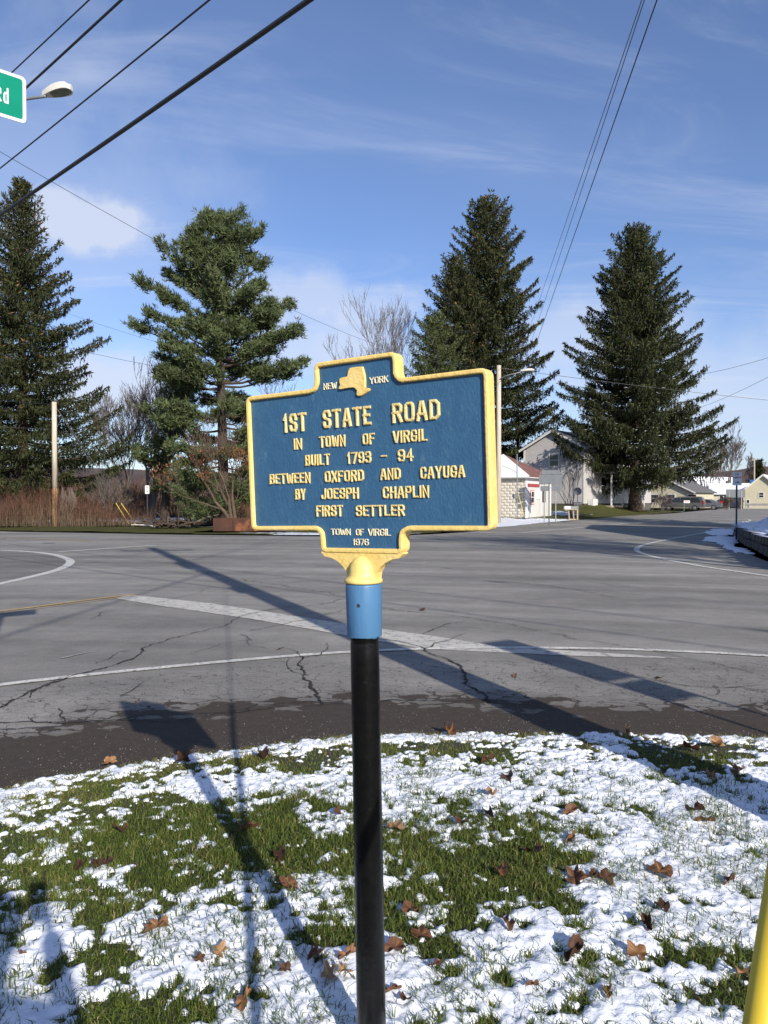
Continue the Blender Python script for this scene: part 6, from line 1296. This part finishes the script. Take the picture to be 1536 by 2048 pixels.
# ------------------------------------------------------------------ stone wall and raised snowy yard at the right
wp = [np.array(G(1477, 1073.5)), np.array(G(1490, 1087)), np.array(G(1500, 1090)), np.array(G(1536, 1110)), np.array(G(1600, 1142)), np.array([11.0, 12.5]), np.array([14, 9.5]), np.array([24, 8])]
wp[2] = wp[1] + (wp[3] - wp[1]) * .25 + np.array([-.1, -.25])
sw_ = thing('stone_wall', 'low dark stone retaining wall with snow on top at the right', 'wall', (wp[0][0], wp[0][1], 0)); rw = random.Random(5); protoS = {}
Hw = [.56, .58, .62, .66, .7, .7, .7, .7]
def stone(p, ang, w, h, z):
    kx = rw.randrange(4)
    if kx not in protoS:
        r2 = random.Random(kx); b = MB(); j = lambda s: r2.uniform(-s, s)
        V = [(0 + j(.02), 0, 0 + j(.02)), (1 + j(.02), 0, 0 + j(.02)), (1 + j(.02), 0, 1 + j(.03)), (j(.02), 0, 1 + j(.03)), (.10, -.10 + j(.03), .10), (.90, -.12 + j(.03), .12), (.88, -.10 + j(.03), .88), (.12, -.09 + j(.03), .9), (0, .3, 0), (1, .3, 0), (1, .3, 1), (0, .3, 1)]
        b.add(V, [(0, 1, 5, 4), (1, 2, 6, 5), (2, 3, 7, 6), (3, 0, 4, 7), (4, 5, 6, 7), (1, 9, 10, 2), (8, 0, 3, 11), (3, 2, 10, 11), (9, 8, 11, 10)]); o = b.build('stone', M['stone'], sw_, world=False); protoS[kx] = o; 
    else: o = protoS[kx].copy(); COL.objects.link(o); o.parent = sw_
    o.location = (p[0] - wp[0][0], p[1] - wp[0][1], z); o.rotation_euler = (0, 0, ang); o.scale = (w, 1, h)
for i in range(len(wp) - 1):
    a, c = wp[i], wp[i + 1]; Ls = np.linalg.norm(c - a); d = (c - a) / Ls; ang = math.atan2(d[1], d[0])
    # outward side faces the road (left of travel is the yard)
    z = -.02; hh = Hw[i]; rows_ = [.30, .34] if i < 7 else [.5]
    for r, rh in enumerate([hh * .47, hh * .53]):
        x = 0
        while x < Ls - .05:
            w = min(rw.uniform(.45, .95), Ls - x); w = w if Ls - x - w > .2 else Ls - x
            p = a + d * x; stone(p, ang, w - .025, rh - .02, z + (0 if r == 0 else hh * .47)); x += w
b = MB(); mid = []
for i in range(len(wp) - 1):
    a, c = wp[i], wp[i + 1]; d = (c - a) / np.linalg.norm(c - a); nn2 = np.array([-d[1], d[0]]); b.obox((*(a + nn2 * .06), -.05), (*(c - a), 0), (*(nn2 * .2), 0), (0, 0, Hw[i] - .04))
b.build('core', M['concrete'], sw_)
# yard sheet: snow at wall-top height behind the wall
yx, yy = np.meshgrid(np.arange(8, 60, .35), np.arange(6, 62, .35)); yp = np.array([tuple(p + np.array([.02, .05])) for p in wp] + [(60, 6), (60, 62), (32, 62), (24, 48.5), (18.5, 38.5)])
yd = pdist(yx, yy, np.array([yp[-1], yp[0]] + [tuple(p) for p in wp]))
yi = inside(yx, yy, yp); ybk = pdist(yx, yy, np.array([(60, 62), (32, 62), (24, 48.5), (18.5, 38.5), tuple(wp[0])]))
yz = .60 + .10 * ss(yd / 2) + .08 * (fbm(yx, yy, .8, 3, 61) - .5) - .62 * (1 - ss(ybk / 1.6)) * (yy > 33.2)
kq_ = yi[:-1, :-1] | yi[1:, :-1] | yi[:-1, 1:] | yi[1:, 1:]
# clamp outer ring of vertices onto the wall line
M['yard'] = mat('yard_snow', (.80, .83, .88), (.74, .77, .83), 1.2, .8, bump=.8, bscale=5, coord='World', c3=(.10, .095, .045), s3=2.6, f3=(.60, .66))
o = gridmesh('raised_yard', yx, yy, yz, M['yard'], keep=kq_); tag(o, 'snow-covered raised yard behind the stone wall', kind='structure')
for i in range(0, 6):
    a, c = wp[i], wp[i + 1]; d = (c - a) / np.linalg.norm(c - a); nn2 = np.array([-d[1], d[0]]); P = [np.array([*(a + (c - a) * f + nn2 * (.10 + .04 * math.sin(f * 13 + i))), Hw[i] + .00]) for f in np.linspace(0, 1, 8)]
    b = MB(); b.tube(P, [.06 + .03 * math.sin(k * 2.3 + i) for k in range(8)], 7); b.build('snow_cap', M['snow'], sw_, smooth=True)
# snowy strip below the wall
sxx, syy = np.meshgrid(np.arange(7, 24, .12), np.arange(10, 40, .12)); spoly = np.array([tuple(G(*p)) for p in [(1700, 1195), (1536, 1139), (1495, 1122), (1440, 1101), (1402, 1084), (1394, 1073), (1411, 1062), (1440, 1053), (1470, 1056)]] + [(18, 38)] + [tuple(p + np.array([.15, .15])) for p in wp[:6]])
si_ = inside(sxx, syy, spoly); sd_ = pdist(sxx, syy, spoly, True); sf = ss(sd_ / 1.0) * .9 + (fbm(sxx, syy, .55, 4, 62) - .5) * 2.0 + (fbm(sxx, syy, 3.5, 3, 63) - .5) * .5 - .22
sz_ = np.where(si_ & (sf > 0), .022 + .05 * np.clip(sf, 0, 1), -.03)
k_ = (si_ & (sf > -.2)); k_ = k_[:-1, :-1] & k_[1:, :-1] & k_[:-1, 1:] & k_[1:, 1:]
o = gridmesh('verge_snow', sxx, syy, sz_, M['snow'], keep=k_); tag(o, 'thin snow on the strip between the right road edge and the stone wall', 'snow', kind='stuff')
# ------------------------------------------------------------------ cars
def car(label, loc, heading, prof, roof, Lc, Wc, m, glassrect, wheelx, van=True):
    o = thing('parked_car', label, 'car', loc, math.atan2(heading[1], heading[0]), 'cars parked beyond the spruce')
    # side outline (x forward), lofted over the width with tumblehome
    low = prof; P = low + roof[::-1]; ws = {}
    b = MB(); ys = [-1, -.96, -.8, 0, .8, .96, 1]; n = len(P); V = []
    for y in ys:
        for x, z in P:
            f = max(0, (z - .95) / .8); inset = 1 - .20 * f; e = 1 if abs(y) < .99 else .985
            zz2 = z - (.02 if abs(y) > .97 else 0) * (z > .5); V.append((x * (1 if abs(y) < .9 else .985), y * Wc / 2 * inset, zz2))
    F = []
    for k in range(len(ys) - 1):
        for i in range(n): j = (i + 1) % n; F.append((k * n + i, k * n + j, (k + 1) * n + j, (k + 1) * n + i))
    F += [tuple(range(n))[::-1], tuple((len(ys) - 1) * n + i for i in range(n))]
    b.add(V, F); b.build('body', m, o, smooth=False, world=False)
    for s in (-1, 1):
        for (x0_, x1_, z0_, z1_, sk0, sk1) in glassrect:
            yb = lambda z: s * Wc / 2 * (1 - .20 * max(0, (z - .95) / .8)) + s * .012; b = MB()
            q = [(x0_, z0_), (x1_, z0_), (x1_ + sk1, z1_), (x0_ + sk0, z1_)]; V = [(x, yb(z), z) for x, z in q] + [(x, yb(z) - s * .03, z) for x, z in q]; b.add(V, [(0, 1, 2, 3), (7, 6, 5, 4), (0, 4, 5, 1), (2, 6, 7, 3), (1, 5, 6, 2), (3, 7, 4, 0)]); b.build('side_window', M['glass'], o, world=False)
        for wx in wheelx:
            b = MB(); b.lathe((wx, s * (Wc / 2 - .20), .33), (0, s, 0), [(0, .2), (0, .31), (.02, .33), (.19, .33), (.21, .31), (.212, .21)], 22); w = b.build('wheel', M['tyre'], o, world=False); b = MB(); b.lathe((wx, s * (Wc / 2 - .02), .33), (0, s, 0), [(0, .215), (.035, .205), (.03, .12), (.05, .05), (.05, .01)], 14); b.build('rim', M['rim'], w, world=False)
        b = MB(); b.box((-Lc / 2 + .09, s * (Wc / 2 - .13), .98), (.18, .18, .36)); b.build('tail_light', M['lamp_red'], o, world=False)
        b = MB(); b.box((Lc / 2 - .14, s * (Wc / 2 - .22), .70), (.22, .32, .16)); b.build('headlight', M['lamp_clear'], o, world=False)
        b = MB(); b.box((Lc / 2 - 1.35, s * (Wc / 2 + .06), 1.0), (.12, .20, .15)); b.build('mirror', m, o, world=False)
    return o
hv = (-.86, .51)
vanP = [(2.5, .32), (2.56, .55), (2.52, .78), (1.75, .98)]; vanR = [(-2.5, .35), (-2.56, .7), (-2.5, 1.15), (-2.32, 1.60), (-2.05, 1.72), (-.6, 1.76), (.45, 1.70), (.85, 1.60)]
zv = .3
car('silver minivan parked side-on right of the big spruce', (onp(1366, 93), 93, zv), hv, vanP, vanR, 5.1, 1.95, M['van_paint'], [(.15, 1.35, 1.02, 1.55, .02, -.55), (-.95, .10, 1.02, 1.58, 0, 0), (-2.15, -1.02, 1.04, 1.57, .18, 0)], (1.55, -1.5))
carP = [(2.2, .3), (2.3, .5), (2.2, .72), (1.2, .92)]; carR = [(-2.25, .35), (-2.3, .65), (-2.2, .95), (-1.75, 1.02), (-1.05, 1.38), (.0, 1.42), (.45, 1.32)]
car('grey saloon car half hidden behind the silver minivan', (onp(1410, 98), 98.5, zv), hv, carP, carR, 4.6, 1.8, M['car_paint'], [(-.05, .95, .95, 1.30, 0, -.45), (-1.15, -.12, .95, 1.30, .35, 0)], (1.35, -1.35))
fs = thing('sale_sign', 'small white lawn sign on a green stake in front of the minivan', 'sign', (onp(1373.5, 84), 84, .3)); pF = np.array(At(1373.5, 1003.5, 84)); b = MB(); b.box(pF, (.68, .04, .28)); b.build('panel', M['sign_white'], fs)
b = MB(); b.box((pF[0] - .28, 84.05, .8), (.08, .05, 1.2)); b.build('stake', mat('stake_green', (.05, .12, .06), None, 5, .6), fs); b = MB(); b.box(pF + np.array([0, -.025, 0]), (.5, .01, .08)); b.build('lettering', M['sign_red'], fs)
# far road signs seen from behind
fb = thing('road_sign', 'far grey sign backs in front of the snowy-roofed house', 'road sign', (onp(1473, 100), 100, .2))
for px in (1458, 1483): b = MB(); b.box((onp(px, 100), 100, 1.4), (.10, .05, 2.9)); b.build('post', M['steel'], fb)
b = MB(); p = np.array(At(1452, 995, 100)); b.obox(p, (2.6, 0, 0), (0, .02, 0), (0, 0, 1.1)); b.build('board', M['alu'], fb)
b = MB(); b.obox(np.array([onp(1492, 96), 96, .85]), (7, -3, 0), (0, .06, 0), (0, 0, .3)); b.obox(np.array([onp(1492, 96) + .3, 96, .2]), (.12, 0, 0), (0, .1, 0), (0, 0, .8)); b.obox(np.array([onp(1492, 96) + 3.6, 94.5, .2]), (.12, 0, 0), (0, .1, 0), (0, 0, .8)); tag(b.build('guard_rail', M['concrete']), 'pale guard rail at the far right road bend', 'guard rail')
# ------------------------------------------------------------------ left verge things
rx = thing('planter_box', 'low rusted steel box on the far verge left of the marker', 'box', (onp(470, 37.5), 38, 0)); 
x0 = onp(426, 37.5)
for k in range(3): b = MB(); b.obox((x0 + k * 1.02, 37.5, .02), (1.0, 0, 0), (0, .03, 0), (0, 0, .66)); b.build('plate', M['rust'], rx)
b = MB(); b.obox((x0, 37.55, .02), (.03, 0, 0), (0, 1.3, 0), (0, 0, .64)); b.obox((x0 + 3.03, 37.55, .02), (.03, 0, 0), (0, 1.3, 0), (0, 0, .64)); b.obox((x0 + .04, 38.8, .02), (2.98, 0, 0), (0, .03, 0), (0, 0, .64)); b.build('side_plate', M['rust'], rx)
b = MB(); b.obox((x0 + .04, 37.6, .3), (2.96, 0, 0), (0, 1.18, 0), (0, 0, .2)); b.build('soil_fill', M['soil'], rx)
dbr = thing('brush_pile', 'heap of cut dark branches under the dark pine', 'brush pile', (onp(350, 41), 41, 0)); rp = random.Random(9)
for k in range(52):
    a = rp.uniform(-.6, 3.7); p = np.array([onp(350, 41) + rp.uniform(-1.2, 1.1), 41 + rp.uniform(-.4, .5), rp.uniform(.05, .35)]); d = np.array([math.cos(a), rp.uniform(-.4, .4), abs(math.sin(a)) * .55]) * rp.uniform(.7, 1.7); b = MB(); b.tube([p, p + d * .5 + np.array([0, 0, .06]), p + d], [.06 * rp.uniform(.5, 1.2), .04, .015], 5); b.build('branch', M['bark'] if k % 6 else M['trim_white'] if k == 6 else M['bark_grey'], dbr)
stp = thing('tree_stump', 'broken grey weathered stump among the canes by the pole', 'tree stump', (onp(136, 47), 47, 0)); b = MB(); xs_ = onp(136, 47)
for k in range(9): a = k * .7; b.tube([(xs_ + math.cos(a) * .42, 47 + math.sin(a) * .3, -.1), (xs_ + math.cos(a) * .40, 47 + math.sin(a) * .28, 1.3 + .5 * math.sin(k * 2.1)), (xs_ + math.cos(a) * .3 - .1, 47 + math.sin(a) * .2, 1.7 + .7 * abs(math.sin(k * 1.3)))], [.2, .17, .03], 6)
b.build('stump', M['bark_grey'], stp)
# ------------------------------------------------------------------ the photographer, just behind the camera: only the shadow shows
def skin_mesh(name, pts, edges, rad, m, parent, root=0, sub=2):
    me = bpy.data.meshes.new(name); me.from_pydata(pts, edges, []); o = bpy.data.objects.new(name, me); COL.objects.link(o); o.parent = parent
    md = o.modifiers.new('skin', 'SKIN')
    for i, r in enumerate(rad): me.skin_vertices[0].data[i].radius = (r, r) if not isinstance(r, tuple) else r
    me.skin_vertices[0].data[root].use_root = True
    o.modifiers.new('sub', 'SUBSURF').levels = sub; o.modifiers['sub'].render_levels = sub; me.materials.append(m); return o
pe = thing('person', 'person in dark jacket and jeans standing behind the viewpoint holding up a phone', 'person', (0.0, -.42, 0))
pts = [(0, 0, .95), (0, 0, 1.15), (0, .01, 1.36), (0, .01, 1.46), (0, .03, 1.54), (0, .03, 1.63), (0, .03, 1.72),
       (-.18, .01, 1.40), (-.25, .12, 1.20), (-.07, .32, 1.50), (.18, .01, 1.40), (.25, .12, 1.20), (.07, .32, 1.50),
       (-.10, 0, .90), (-.11, .02, .50), (-.12, 0, .08), (-.13, .14, .05), (.10, 0, .90), (.11, .02, .50), (.12, 0, .08), (.13, .14, .05)]
ed = [(0, 1), (1, 2), (2, 3), (3, 4), (4, 5), (5, 6), (2, 7), (7, 8), (8, 9), (2, 10), (10, 11), (11, 12), (0, 13), (13, 14), (14, 15), (15, 16), (0, 17), (17, 18), (18, 19), (19, 20)]
rd_ = [(.16, .12), (.16, .12), (.19, .12), (.06, .06), (.075, .09), (.085, .10), (.06, .07), .07, .05, .035, .07, .05, .035, .10, .065, .045, .035, .10, .065, .045, .035]
bd_ = skin_mesh('body', pts, ed, rd_, M['cloth_dark'], pe); bd_.modifiers['skin'].use_x_symmetry = False
for s in (-1, 1):
    for k in range(5):
        p0 = np.array([s * .07, .32, 1.50]); dirf = np.array([-s * .02 + s * .004 * k, .035 + .003 * (k % 2), .075 - .018 * k]); b = MB(); b.tube([p0, p0 + dirf * .6, p0 + dirf + np.array([-s * .02, 0, 0])], [.011, .010, .007], 7); b.build('finger', M['skin'], pe, world=False)
b = MB(); b.lathe((0, .03, 1.58), (0, 0, 1), [(0, .085), (.07, .105), (.13, .10), (.18, .06), (.20, .01)], 16); b.build('hair', M['hair'], pe, world=False)
ph = MB(); ph.box((0, -.035, 1.56), (.075, .009, .155)); tag(ph.build('phone', M['dark_metal']), 'phone held up behind the viewpoint', 'phone')
